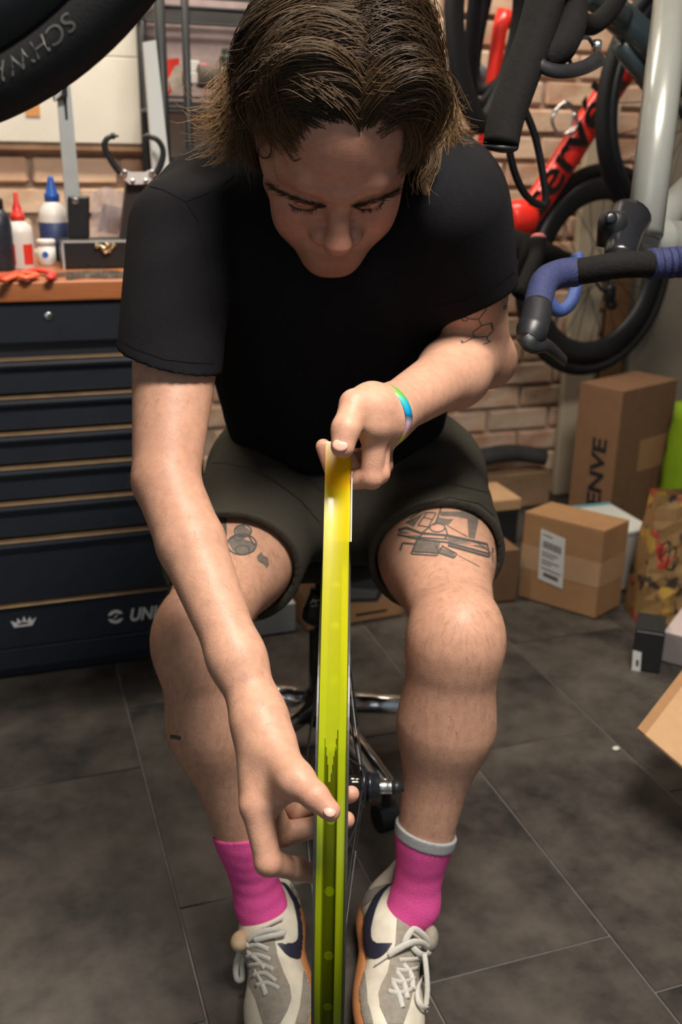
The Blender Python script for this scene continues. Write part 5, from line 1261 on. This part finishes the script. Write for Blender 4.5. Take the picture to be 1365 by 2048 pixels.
# ------------------------------------------------------------------ bicycles parked along the wall on the right
M['red_paint'] = mat('red_paint', (.78, .030, .018), .32, noise=.08, nscale=20, coat=.3)
M['teal_paint'] = mat('dark_teal_paint', (.040, .060, .066), .26, noise=.1, nscale=20, coat=.5, spec=.6)
M['silver_paint'] = mat('silver_grey_paint', (.29, .30, .27), .30, .25, noise=.08, nscale=20, coat=.3)
M['blue_tape'] = mat('blue_bar_tape', (.022, .030, .095), .75, noise=.3, nscale=140, bump=.5, bscale=260)
M['lt_blue_tape'] = mat('light_blue_bar_tape', (.045, .085, .26), .6, noise=.3, nscale=140)
M['bar_tape'] = mat('black_bar_tape', (.009, .0085, .008), .85, spec=.2, noise=.3, nscale=120, bump=.4, bscale=300)
def pts_b(pix, b_): return [PB(u, v, b_) for u, v in pix]
def pts_d(pix): return [P(u, v, d) for u, v, d in pix]
# red road bike with black lettering on its down tube
BR = 2.56
red = thing('road_bike', 'red road bike with black lettering on its tube, against the brick wall', 'bicycle', tuple(PB(1120, 700, BR)))
fr_ = obj('frame', J(tube(spline(pts_b([(1046, 442), (1085, 392), (1185, 235), (1255, 128), (1300, 70)], BR), 6), .040, 16, flat=(1, .62), up=E2),
    tube(spline(pts_b([(1018, 440), (1040, 437), (1066, 440)], BR), 4), [.046, .050, .052, .052, .052, .052, .050, .046, .042], 18, flat=(1, .8), up=E2)), M['red_paint'], red, True)
tube_dir = nrm(PB(1185, 235, BR) - PB(1085, 392, BR)); n_t = -E2; y_t = np.cross(n_t, tube_dir)
if y_t[2] < 0: y_t = -y_t
xd_ = tube_dir if np.cross(tube_dir, y_t) @ E2 < 0 else -tube_dir
obj('lettering', text_mesh('cervélo', PB(1072, 436, BR - .0285) - y_t * .016, tube_dir, y_t, .090, 0, xscale=1.28, bold=.02), M['bar_tape'], fr_)
obj('top_tube', tube(pts_b([(985, 470), (968, 300), (1000, 60), (1010, 20)], BR), .020, 12), M['red_paint'], red, True)
obj('head_tube', tube(pts_b([(1292, 95), (1255, 130), (1240, 165)], BR), [.030, .034, .030], 14), M['red_paint'], red, True)
obj('seat_stay', tube(pts_b([(1000, 60), (1045, 20), (1060, -10)], BR), .014, 10), M['red_paint'], red, True)
obj('chain_stay', tube(pts_b([(1020, 488), (1075, 500), (1190, 545)], BR - .05), [.042, .034, .016], 12, flat=(1, .5), up=E2), M['bar_tape'], red, True)
obj('bottle_cage', J(*[tube(spline(pts_b(p_, BR - .03), 6), .0045, 8) for p_ in ([(1118, 215), (1105, 240), (1118, 268), (1140, 262), (1150, 225)], [(1128, 205), (1148, 222), (1155, 250), (1140, 268)], [(1107, 225), (1130, 205), (1146, 212)])]), M['steel'], red, True)['kind'] = 'stuff'
WN = nrm(E2 * math.cos(.21) - E1 * math.sin(.21)); wc1 = PB(1194, 545, 2.62)
def fit_r(c, n_, vt):
    up_ = nrm(EZ - n_ * (EZ @ n_)); rs = np.linspace(.1, .6, 800); return rs[int(np.argmin([abs(proj_v(c + up_ * r) - vt) for r in rs]))]
R1 = fit_r(wc1, WN, 325)
full_wheel('wheel', None, wc1, WN, R1, .036, .036, .066, .028, 24, par=red)
obj('derailleur', J(boxc(PB(1218, 605, 2.50), .030, .03, .05, .008), rod(PB(1222, 610, 2.50) - E2 * .012, PB(1222, 610, 2.50) + E2 * .012, .014, 16), tube(spline(pts_b([(1190, 560), (1205, 580), (1218, 575), (1226, 560)], 2.5), 5), .005, 8)), M['black_gloss'], red, True)['kind'] = 'stuff'
obj('crank', tube(pts_b([(1060, 470), (1045, 520), (1030, 590)], BR - .08), [.016, .014, .012], 12, flat=(1, .6), up=E2), M['bar_tape'], red, True)
gr = obj('grip', tube(spline(pts_d([(1077, 476, 1.9), (1074, 510, 1.9), (1060, 545, 1.88), (1040, 590, 1.86)]), 5), .0150, 14), M['bar_tape'], red, True)
obj('grip_end', lathe(P(1077, 477, 1.9), P(1077, 468, 1.9) - P(1077, 477, 1.9), [(.0145, 0), (.0150, .004), (.010, .008)], 14), mat('pink_rubber', (.62, .16, .16), .5), gr)
# dark teal bike in front of it
teal = thing('road_bike', 'dark teal road bike with black drop bars beside the man\'s shoulder', 'bicycle', tuple(P(1120, 420, 1.6)))
obj('frame', J(tube(pts_d([(1205, 8, 1.85), (1240, 35, 1.87), (1390, 170, 1.98)]), [.026, .030, .033], 18), tube(pts_d([(1240, 85, 1.9), (1280, 135, 1.95), (1330, 205, 2.0)]), [.020, .021, .021], 14)), M['teal_paint'], teal, True)['kind'] = 'stuff'
obj('stem', tube(spline(pts_d([(1165, -15, 1.72), (1205, 8, 1.78), (1245, 35, 1.85)]), 5), .022, 14), M['teal_paint'], teal, True)
obj('handlebar', tube(spline(pts_d([(1250, -30, 1.62), (1225, 15, 1.58), (1190, 48, 1.5), (1160, 42, 1.42), (1148, 10, 1.36), (1140, -40, 1.3)]), 6), .0150, 14), M['bar_tape'], teal, True)
hd_ = obj('hood', tube(spline(pts_d([(1146, -5, 1.33), (1142, 45, 1.33), (1122, 85, 1.32), (1098, 108, 1.31), (1084, 118, 1.31)]), 6), np.concatenate([np.linspace(.020, .024, 13), np.linspace(.025, .017, 12)]), 16), M['bar_tape'], teal, True)
obj('brake_lever', tube(spline(pts_d([(1072, 108, 1.29), (1085, 132, 1.29), (1120, 143, 1.30), (1165, 136, 1.33), (1200, 118, 1.36)]), 6), np.linspace(.0085, .0105, 25), 12, flat=(1, .7), up=-FW), M['black_satin'], hd_, True)
obj('shift_cable', J(*[tube(spline(pts_d(p_), 6), .0028, 8) for p_ in ([(1150, 82, 1.36), (1175, 75, 1.40), (1190, 95, 1.42), (1200, 120, 1.44)], [(1145, 95, 1.36), (1140, 120, 1.36), (1150, 136, 1.36)])]), M['black_satin'], hd_, True)['kind'] = 'stuff'
obj('cable_clip', lathe(P(1186, 92, 1.42), RT, [(.007, 0), (.009, .002), (.009, .010), (.007, .012)], 12), M['steel'], hd_, True)
dr = obj('drop', tube(spline(pts_d([(1130, -75, 1.31), (1098, -20, 1.30), (1070, 75, 1.30), (1036, 170, 1.30), (1012, 240, 1.30), (1002, 292, 1.30)]), 6), np.linspace(.0262, .0235, 31), 20), M['bar_tape'], teal, True)
obj('bar_plug', lathe(P(1002, 291, 1.30), P(1001, 300, 1.302) - P(1002, 291, 1.30), [(.0230, 0), (.0190, .006), (.008, .008)], 18), M['black_satin'], dr, True)
for p_ in ([(1012, 215, 1.55), (1018, 290, 1.55), (1030, 345, 1.56), (1052, 390, 1.58), (1082, 410, 1.60), (1092, 398, 1.60), (1085, 340, 1.58), (1070, 270, 1.56), (1045, 205, 1.54), (1030, 150, 1.52)],):
    obj('brake_hose', tube(spline(pts_d(p_), 7), .0060, 10), M['black_satin'], teal, True)
wc2 = P(1392, 215, 2.42); WN2 = nrm(E2 * math.cos(.20) - E1 * math.sin(.20)); R2 = None
xr_ = nrm(np.cross(WN2, EZ)); xr_ = xr_ if xr_ @ RT < 0 else -xr_
rs = np.linspace(.1, .6, 800)
def proj_u(w): q_ = np.asarray(w) - CAM; return 682.5 + FPX * (q_ @ RT) / (q_ @ FW)
R2 = rs[int(np.argmin([abs(proj_u(wc2 + xr_ * r) - 1196) for r in rs]))]
full_wheel('wheel', None, wc2, WN2, R2, .032, .032, .030, .026, 24, par=teal)
# silver grey bike with blue bar tape
sil = thing('road_bike', 'silver grey bike with blue bar tape at the right edge of the photo', 'bicycle', tuple(P(1240, 700, 1.4)))
obj('frame', J(tube(pts_d([(1352, -60, 1.47), (1322, 200, 1.43), (1290, 470, 1.38)]), [.0270, .0265, .0250], 20), tube(pts_d([(1285, 470, 1.40), (1330, 430, 1.46), (1420, 345, 1.60)]), [.022, .023, .026], 18, flat=(1, .8), up=-FW), tube(spline(pts_d([(1282, 440, 1.40), (1300, 475, 1.41), (1345, 490, 1.45), (1420, 480, 1.5)]), 5), [.026] * 6 + [.034] * 10, 18)), M['silver_paint'], sil, True)['kind'] = 'stuff'
obj('stem', tube(spline(pts_d([(1262, 432, 1.33), (1248, 470, 1.30), (1240, 520, 1.26)]), 6), np.linspace(.0285, .020, 13), 18, flat=(1, .85), up=-FW), M['black_gloss'], sil, True)
obj('stem_cap', lathe(P(1228, 428, 1.28), -FW * .4 + UP * .9, [(.018, -.040), (.019, -.01), (.016, .002), (.006, .004)], 20), M['black_satin'], sil, True)
obj('stem_bolt', lathe(P(1222, 437, 1.262), -FW, [(.008, 0), (.008, .004), (.004, .005)], 12), M['black_gloss'], sil, True)
obj('handlebar', tube(spline(pts_d([(1142, 545, 1.25), (1180, 540, 1.24), (1240, 530, 1.23), (1300, 528, 1.24), (1420, 520, 1.26)]), 6), [.0165] * 25, 18), M['bar_tape'], sil, True)
tl_ = obj('bar_tape', tube(spline(pts_d([(1152, 544, 1.25), (1120, 548, 1.24), (1092, 562, 1.22), (1080, 592, 1.20), (1074, 625, 1.18)]), 6), np.linspace(.0185, .0165, 25), 18), M['blue_tape'], sil, True)
obj('bar_tape', tube(pts_d([(1300, 528, 1.24), (1420, 520, 1.26)]), .0190, 18), M['blue_tape'], sil, True)
for k in range(5): obj('tape_wrap', tube(pts_d([(1306 + k * 16, 528 - k, 1.24), (1313 + k * 16, 527 - k, 1.24)]), [.0190, .0196], 18), M['blue_tape'], sil, True)
ho_ = obj('hood', tube(spline(pts_d([(1076, 612, 1.185), (1070, 645, 1.17), (1062, 668, 1.16), (1055, 682, 1.155)]), 6), np.concatenate([np.linspace(.0175, .0185, 10), np.linspace(.019, .013, 9)]), 18), M['black_satin'], sil, True)
obj('brake_lever', tube(spline(pts_d([(1052, 672, 1.15), (1066, 690, 1.15), (1090, 690, 1.17), (1112, 706, 1.20), (1130, 722, 1.24)]), 6), np.linspace(.0115, .0065, 25), 12, flat=(1, .6), up=-FW), M['black_satin'], ho_, True)
obj('drop_tape', tube(spline(pts_d([(1092, 575, 1.42), (1098, 600, 1.42), (1118, 622, 1.43), (1142, 606, 1.44), (1153, 570, 1.45), (1156, 520, 1.45), (1152, 508, 1.45)]), 6), .0092, 14), M['lt_blue_tape'], sil, True)
# tyres hanging on the wall behind his shoulder
for i, (u, v, rx, ry, b_, lab) in enumerate([(975, 65, 84, 168, 2.22, 'outermost of the black tyres hanging behind the shoulder'), (990, 50, 62, 150, 2.36, 'middle black tyre of those hanging behind the shoulder'), (1004, 30, 40, 138, 2.50, 'innermost narrow black tyre of those hanging behind the shoulder')]):
    c_ = PB(u, v, b_); d_ = (c_ - CAM) @ FW; k_ = d_ / FPX
    pts_ = [c_ + RT * (rx * k_ * math.cos(t)) + EZ * (ry * k_ * math.sin(t)) + E2 * (.05 * math.cos(t + i)) + RT * (.012 * math.sin(2 * t + i)) for t in np.linspace(0, 2 * math.pi, 48, endpoint=False)]
    tag(obj('hanging_tyre', tube(pts_, (.026, .019, .016)[i], 12, closed=True, flat=(1, .55)), M['rubber'], None, True), lab, 'tyre', 'tyres hanging behind the shoulder')
tag(obj('frame_pump', tube(pts_b([(938, 118), (975, 158), (1000, 185)], 2.64), .017, 14), mat('grey_tube', (.16, .18, .20), .35, .3), None, True), 'grey metal tube behind the hanging black tyres', 'tube')
hk = thing('wall_hook', 'black wall hook carrying the hanging tyres at the upper edge', 'hook', tuple(PB(985, -60, 2.6)))
obj('arm', tube(spline(pts_b([(985, -75, ), (985, -95)], BW) + [PB(985, -110, 2.3), PB(985, -125, 2.2)], 5), .010, 10), M['black_satin'], hk, True)

# ------------------------------------------------------------------ boxes, bag and cartons on the floor
M['card'] = mat('brown_cardboard', (.35, .19, .085), .85, noise=.12, nscale=30, bump=.1, bscale=200)
M['card2'] = mat('dull_cardboard', (.19, .10, .05), .85, noise=.15, nscale=30)
M['card3'] = mat('pale_cardboard', (.50, .31, .16), .85, noise=.12, nscale=40)
M['packing_tape'] = mat('packing_tape', (.45, .28, .16), .16, noise=.1)
M['paper_white'] = mat('label_paper', (.60, .59, .57), .6)
M['print_black'] = mat('printed_black', (.012, .012, .013), .6)
def zsolve(p, vt):
    zs = np.linspace(0, 1.6, 3200); return zs[int(np.argmin([abs(proj_v(np.array([p[0], p[1], z])) - vt) for z in zs]))]
def usolve(p, d, ut, z):
    ts_ = np.linspace(.005, 1.5, 3000); return ts_[int(np.argmin([abs(proj_u(np.array([p[0], p[1], z]) + d * t) - ut) for t in ts_]))]
def carton(name, lab, cat, p0, xd, w, yd, dep, h, mt, seam=True, group=None, lid=None):
    t = thing(name, lab, cat, (p0[0], p0[1], p0[2]), group)
    p0 = np.array(p0, float)
    obj('body', boxf(p0, xd * w, yd * dep, EZ * h, .0025, 1), mt, t)
    if seam:                                                       # two top flaps that meet in the middle
        for s in (0, 1): obj('flap', boxf(p0 + yd * dep * (.001 + s * .5) + EZ * h, xd * w, yd * dep * .496, EZ * .003, .001, 1), lid or mt, t)
    return t
p0 = PZ(1036, 1192, .002); p1 = PZ(1190, 1238, .002); xd = nrm(p1 - p0); w = np.linalg.norm(p1 - p0); yd = np.array([-xd[1], xd[0], 0]); yd = nrm(PZ(1240, 1211, .002) - p1)
h = zsolve(p1, 1066); dep = np.linalg.norm(PZ(1240, 1211, .002) - p1)
bxA = carton('cardboard_box', 'brown carton with white shipping label standing alone on the tiles', 'box', p0, xd, w, yd, dep, h, M['card'])
obj('tape_band', boxf(p0 - yd * .0006 + EZ * h * .36, xd * w, yd * .0008, EZ * h * .28), M['packing_tape'], bxA)
obj('tape_band', boxf(p1 + xd * .0001 + EZ * h * .36, xd * .0008, yd * dep, EZ * h * .28), M['packing_tape'], bxA)
def on_face(o_, xd_, h_, u, v):
    n_ = np.cross(xd_, EZ); q_ = ray(u, v); return CAM + q_ * (((o_ - CAM) @ n_) / (q_ @ n_))
lb = [on_face(p0 - yd * .0010, xd, h, u, v) for u, v in [(1077, 1157), (1126, 1178), (1132, 1078), (1083, 1057)]]
lab_ = obj('shipping_label', prism(lb, -yd * .0006), M['paper_white'], bxA)
rr_ = random.Random(8)
def on_lab(s, t): return lerp(lerp(lb[0], lb[1], s), lerp(lb[3], lb[2], s), t) - yd * .0008
bar_ = []
x_ = .12
while x_ < .86:
    wd = rr_.choice((.012, .02, .034)); bar_.append(prism([on_lab(x_, .66), on_lab(x_ + wd, .66), on_lab(x_ + wd, .80), on_lab(x_, .80)], -yd * .0003)); x_ += wd + rr_.choice((.012, .022))
for t0, s0, s1 in ((.90, .1, .5), (.56, .1, .75), (.50, .1, .6), (.40, .1, .8), (.34, .1, .5), (.24, .1, .9), (.12, .25, .8)):
    bar_.append(prism([on_lab(s0, t0), on_lab(s1, t0), on_lab(s1, t0 + .025), on_lab(s0, t0 + .025)], -yd * .0003))
bar_.append(prism([on_lab(.2, .10), on_lab(.8, .10), on_lab(.8, .18), on_lab(.2, .18)], -yd * .0003))
obj('barcode', J(*bar_), mat('grey_print', (.12, .12, .125), .6), lab_)['kind'] = 'stuff'
# tall carton with vertical lettering
c0 = PB(1247, 787, 2.36); zt = c0[2]; c0 = np.array([c0[0], c0[1], .002])
xr = nrm(E1 * .93 + E2 * .36); yl = nrm(-E1 * .36 + E2 * .93)
wl = usolve(c0, yl, 1161, zt); wr_ = usolve(c0, xr, 1357, zt)
bxB = carton('cardboard_box', 'tall brown carton with black vertical lettering in the corner', 'box', c0, xr, wr_, yl, wl, zt, M['card2'])
def on_l(u, v, off=.0012): n_ = xr; q_ = ray(u, v); return CAM + q_ * (((c0 - CAM) @ n_) / (q_ @ n_)) - xr * off
la = on_l(1192, 1012); lb_ = on_l(1192, 874); hh_ = np.linalg.norm(on_l(1200, 940) - on_l(1172, 940))
Vl, Fl = text_mesh('ENVE', on_l(1200, 1018), EZ, yl, hh_, .0, bold=.03)
ext = (Vl - Vl[0]) @ EZ; sc_ = np.linalg.norm(la - lb_) / (ext.max() - ext.min())
o_ = on_l(1201, 1016); rel = Vl - on_l(1200, 1018); Vl = o_ + (rel @ EZ)[:, None] * EZ * sc_ + (rel @ yl)[:, None] * yl
obj('lettering', (Vl, Fl), M['print_black'], bxB)
obj('print_patch', boxf(c0 + xr * wr_ * .42 - yl * .0008 + EZ * zt * .42, xr * wr_ * .5, yl * .0006, EZ * zt * .22), M['card'], bxB)
# white shoebox-like carton with teal lid behind the labelled carton
p0 = PZ(1240, 1212, .002); p0 = p0 + E2 * .08 - E1 * .02; h = zsolve(p0, 1078)
bxC = carton('white_box', 'white box with teal edged lid behind the labelled carton', 'box', p0, E1, .15, E2, .20, h, mat('offwhite_card', (.42, .40, .37), .7), False)
obj('lid', boxf(p0 - E1 * .012 - E2 * .004 + EZ * h, E1 * .165, E2 * .208, EZ * .012, .002, 1), mat('pale_lid', (.52, .54, .50), .6), bxC)
obj('lid_edge', boxf(p0 - E1 * .010 + E2 * .19 + EZ * (h + .0122), E1 * .16, E2 * .014, EZ * .002), mat('teal_print', (.10, .30, .34), .5), bxC)
# cartons just beyond the man's knee
p0 = PZ(975, 1207, .002); h = zsolve(p0, 1108)
carton('cardboard_box', 'small plain carton half hidden by the man\'s calf', 'box', p0, nrm(E1 * .99 - E2 * .05), .080, E2, .12, h, M['card2'])
p0 = PZ(955, 1140, .002) ; p0 = p0 + E2 * .15; h = zsolve(p0, 1034)
carton('black_crate', 'black crate with pale carton on it behind the knee', 'crate', p0, E1, .20, E2, .16, h, M['black_matte'], False)
carton('cardboard_box', 'flat pale carton lying on the black crate by the knee', 'box', p0 + EZ * (h + .002) - E2 * .004, E1, .205, E2, .16, .030, M['card3'])
tag(obj('wooden_plank', boxf(AB(1.30, BW - .12, .002) , E1 * .34, E2 * .07, EZ * .115, .003, 1), M['raw_wood']), 'brown wooden block lying at the foot of the brick wall', 'plank')
tag(obj('grey_bundle', tube(spline([AB(1.28, BW - .09, .16), AB(1.40, BW - .10, .178), AB(1.52, BW - .08, .176), AB(1.62, BW - .10, .160)], 6), [.030] * 19, 12, flat=(1.2, .9)), mat('dark_cloth', (.045, .043, .045), .9, noise=.3), None, True), 'dark cloth bundle resting on the wooden block by the wall', 'cloth')
# paper bag with floral print
M['floral'] = mat('printed_paper', (.27, .165, .06), .75, col2=(.19, .10, .035), nscale=18, detail=4, bump=.2, bscale=60)
_nt = M['floral'].node_tree; _b = _nt.nodes['Principled BSDF']; _src = _b.inputs['Base Color'].links[0].from_socket; _tc = [x for x in _nt.nodes if x.type == 'TEX_COORD'][0]
for sc, lo_, hi_, colr, off in ((17, .57, .63, (.36, .035, .018), (3.1, .4, 1.7)), (21, .58, .64, (.035, .022, .014), (9.3, 5.2, 2.2)), (15, .60, .66, (.40, .24, .04), (1.3, 7.2, 4.2))):
    mp = _nt.nodes.new('ShaderNodeMapping'); mp.inputs['Location'].default_value = off; n = _nt.nodes.new('ShaderNodeTexNoise'); n.inputs['Scale'].default_value = sc; n.inputs['Detail'].default_value = 2
    mr = _nt.nodes.new('ShaderNodeMapRange'); mr.inputs[1].default_value = lo_; mr.inputs[2].default_value = hi_; mx = _nt.nodes.new('ShaderNodeMix'); mx.data_type = 'RGBA'; mx.inputs[7].default_value = (*colr, 1)
    _nt.links.new(_tc.outputs['Object'], mp.inputs[0]); _nt.links.new(mp.outputs[0], n.inputs['Vector']); _nt.links.new(n.outputs[0], mr.inputs[0]); _nt.links.new(mr.outputs[0], mx.inputs[0]); _nt.links.new(_src, mx.inputs[6]); _src = mx.outputs[2]
_nt.links.new(_src, _b.inputs['Base Color'])
g0 = PZ(1268, 1250, .002); hB_ = zsolve(g0, 1005); gx = nrm(E1 * .96 - E2 * .25); gy = np.array([-gx[1], gx[0], 0])
g0 = g0 + gx * .012; bag = thing('paper_bag', 'brown paper carrier bag with red and black floral print', 'bag', tuple(g0))
V = []; F = []; nz = 10; ring_n = 24
for k in range(nz + 1):
    z_ = hB_ * k / nz; pin = 1 - .55 * (k / nz) ** 1.5
    for j in range(ring_n):
        t_ = j / ring_n * 4; s_ = int(t_); f_ = t_ - s_
        cx, cy = [(f_, 0), (1, f_), (1 - f_, 1), (0, 1 - f_)][s_]
        dpt = .11 * pin; wob = .004 * math.sin(k * 1.7 + j * 2.3)
        V.append(g0 + gx * (.30 * cx + .028 * k / nz) + gy * (dpt * cy + .045 * k / nz + wob) + EZ * z_)
for k in range(nz):
    for j in range(ring_n): l = (j + 1) % ring_n; F.append((k * ring_n + j, k * ring_n + l, (k + 1) * ring_n + l, (k + 1) * ring_n + j))
obj('body', (np.array(V), F), M['floral'], bag)
for s in (0, 1):
    hp = [g0 + gx * (.20 + .08 * t) + gy * (.06 + .05 * s) + EZ * (hB_ - .01 + .09 * math.sin(math.pi * t)) for t in np.linspace(0, 1, 12)]
    obj('handle', tube(hp, .0035, 8), M['card3'], bag, True)
# line-drawn blossom printed on the bag
nF = np.cross(gx, EZ)
def on_bag(u, v): q_ = ray(u, v); return CAM + q_ * (((g0 + gy * .010 - CAM) @ nF) / (q_ @ nF))
bvg = bvh_of(np.array(V), F)
drw = [ribbon_on(bvg, [(1100 + x / 3.657, 1000 + y / 3.657) for x, y in l], 2.6, .0008) for l in ([(870, 300), (820, 330), (805, 420), (850, 500), (900, 515), (940, 440), (920, 360), (870, 300)], [(870, 300), (880, 370), (850, 500)], [(880, 370), (930, 330), (920, 400), (900, 515)], [(805, 420), (850, 380), (880, 370)])]
drw = [d for d in drw if len(d[1])]
if drw: obj('print_line', J(*drw), M['print_black'], bag)['kind'] = 'stuff'
# lime bag behind it
l0 = PB(1362, 1000, 2.25); l0 = np.array([l0[0], l0[1], .002]); hl = zsolve(l0, 828)
lime = thing('lime_bag', 'lime green bag at the right edge behind the paper bag', 'bag', tuple(l0))
V = []; F = []
for k in range(9):
    z_ = hl * k / 8; pin = 1 - .5 * (k / 8) ** 2
    for j in range(20):
        a = 2 * math.pi * j / 20; ca, sa = math.cos(a), math.sin(a); sq = max(abs(ca), abs(sa)) ** .6
        V.append(l0 + E1 * (.15 + .12 * ca / sq) + E2 * (.10 + .09 * pin * sa / sq) + EZ * z_ + E2 * .004 * math.sin(3 * k + j))
for k in range(8):
    for j in range(20): l = (j + 1) % 20; F.append((k * 20 + j, k * 20 + l, (k + 1) * 20 + l, (k + 1) * 20 + j))
F.append(tuple(range(160, 180))); obj('body', (np.array(V), F), mat('lime_plastic', (.20, .34, .012), .45, noise=.2, nscale=12), lime, True)
obj('cord', tube(spline([l0 + E1 * .0 + EZ * hl * .42 - E2 * .01, l0 + E1 * .02 + EZ * hl * .50 - E2 * .02, l0 + E1 * .015 + EZ * hl * .60 - E2 * .012], 6), .006, 8), M['card3'], lime, True)
# small black box with white sticker and grey carton
p0 = PZ(1262, 1338, .002); xd = nrm(E1 * .80 - E2 * .60); yd = np.array([-xd[1], xd[0], 0]); h = zsolve(p0, 1262)
kb = carton('black_box', 'small black box with white sticker on the tiles', 'box', p0, xd, .062, yd, .085, h, M['black_satin'], False)
obj('lid', boxf(p0 + EZ * h, xd * .062, yd * .085, EZ * .006, .001, 1), M['black_matte'], kb)
st_ = [on_face(p0 - yd * .0008, xd, h, u, v) for u, v in [(1264, 1340), (1281, 1347), (1284, 1305), (1267, 1300)]]
sk = obj('sticker', prism(st_, -yd * .0005), M['paper_white'], kb)
sq_ = lambda s, t: lerp(lerp(st_[0], st_[1], s), lerp(st_[3], st_[2], s), t) - yd * .0007
obj('print_mark', prism([sq_(.45, .3), sq_(.75, .3), sq_(.75, .6), sq_(.45, .6)], -yd * .0003), M['print_black'], sk)
p0 = PZ(1322, 1322, .002); h = zsolve(p0, 1264); xd = nrm(E1 * .62 - E2 * .78); yd = np.array([-xd[1], xd[0], 0])
gb = carton('grey_box', 'grey carton with pale lid beside the small black box', 'box', p0, xd, .16, yd, .16, h - .006, mat('grey_card', (.20, .175, .17), .7), False)
obj('lid', boxf(p0 - xd * .001 - yd * .001 + EZ * (h - .006), xd * .162, yd * .162, EZ * .008, .002, 1), mat('pink_grey_lid', (.50, .42, .40), .6), gb)
# open carton in the foreground: its flap reaches into the frame
A_, B_, C_ = P(1276, 1456, 1.62), P(1372, 1332, 1.74), P(1420, 1578, 1.55)
D_ = B_ + (C_ - A_)
oc = thing('open_carton', 'open brown carton whose flap reaches in at the right edge', 'box', (C_[0], C_[1], .002))
nfl = nrm(np.cross(B_ - A_, C_ - A_)); obj('flap', prism([A_, C_, D_, B_], -nfl * .005 if nfl @ FW < 0 else nfl * .005), M['card3'], oc)
obj('flap_edge', prism([A_ - FW * .0012, A_ + (C_ - A_) * .10 - FW * .0012, B_ + (C_ - A_) * .10 - FW * .0012, B_ - FW * .0012], -FW * .0008), M['card'], oc)
cx_ = nrm((D_ - C_) * [1, 1, 0]); cl2 = np.linalg.norm((D_ - C_)[:2]); cy_ = np.cross(cx_, EZ); cy_ = cy_ if cy_ @ RT > 0 else -cy_
zc = min(C_[2], D_[2]) - .004; q0 = np.array([C_[0], C_[1], .002])
for o1, a1, a2 in ((q0, cx_ * cl2, cy_ * .005), (q0 + cy_ * .30, cx_ * cl2, cy_ * .005), (q0, cy_ * .30, cx_ * .005), (q0 + cx_ * cl2, cy_ * .30, cx_ * .005)):
    obj('side', boxf(o1, a1, a2, EZ * zc), M['card'], oc)
obj('bottom', boxf(q0, cx_ * cl2, cy_ * .30, EZ * .005), M['card'], oc)
# boxes on the floor behind the stool
p0 = PZ(614, 1263, .002); p1 = PZ(806, 1229, .002); xd = nrm(p1 - p0); w = np.linalg.norm(p1 - p0); yd = np.array([-xd[1], xd[0], 0]); yd = yd if yd @ FW > 0 else -yd; h = zsolve(p0, 1152)
bd2 = carton('cardboard_box', 'brown carton with a dark rounded window on the floor behind the stool', 'box', p0, xd, w, yd, .16, h, M['card'])
wn = [on_face(p0 - yd * .0008, xd, h, u, v) for u, v in [(690, 1205), (755, 1203), (764, 1190), (766, 1152), (758, 1142), (690, 1142)]]
wdw = obj('window', prism(wn, -yd * .0006), mat('dark_window', (.03, .03, .033), .25), bd2)
obj('reflection_strip', prism([on_face(p0 - yd * .0016, xd, h, u, v) for u, v in [(692, 1198), (752, 1196), (757, 1180), (692, 1175)]], -yd * .0003), mat('grey_print', (.085, .085, .085), .5), wdw)  # paler grey strip painted on the dark window as its reflection
obj('print_line', prism([on_face(p0 - yd * .0008, xd, h, u, v) for u, v in [(712, 1233), (775, 1222), (775, 1218), (712, 1228)]], -yd * .0004), M['print_black'], bd2)
p0 = PZ(498, 1276, .002); p1 = PZ(592, 1262, .002); xd = nrm(p1 - p0); w = np.linalg.norm(p1 - p0); yd = np.array([-xd[1], xd[0], 0]); yd = yd if yd @ FW > 0 else -yd; h = zsolve(p1, 1210)
carton('white_box', 'low white carton on the floor between chest and brown carton', 'box', p0, xd, w, yd, .15, h, mat('white_card', (.40, .40, .37), .7), True)
# a crumb of plaster on the tiles
tag(obj('plaster_crumb', ellips(PZ(1233, 1497, .004), E1 * .008, E2 * .006, EZ * .004, 8, 6), mat('pale_crumb', (.55, .52, .45), .9)), 'pale crumb of plaster lying on the dark floor tiles', 'crumb')
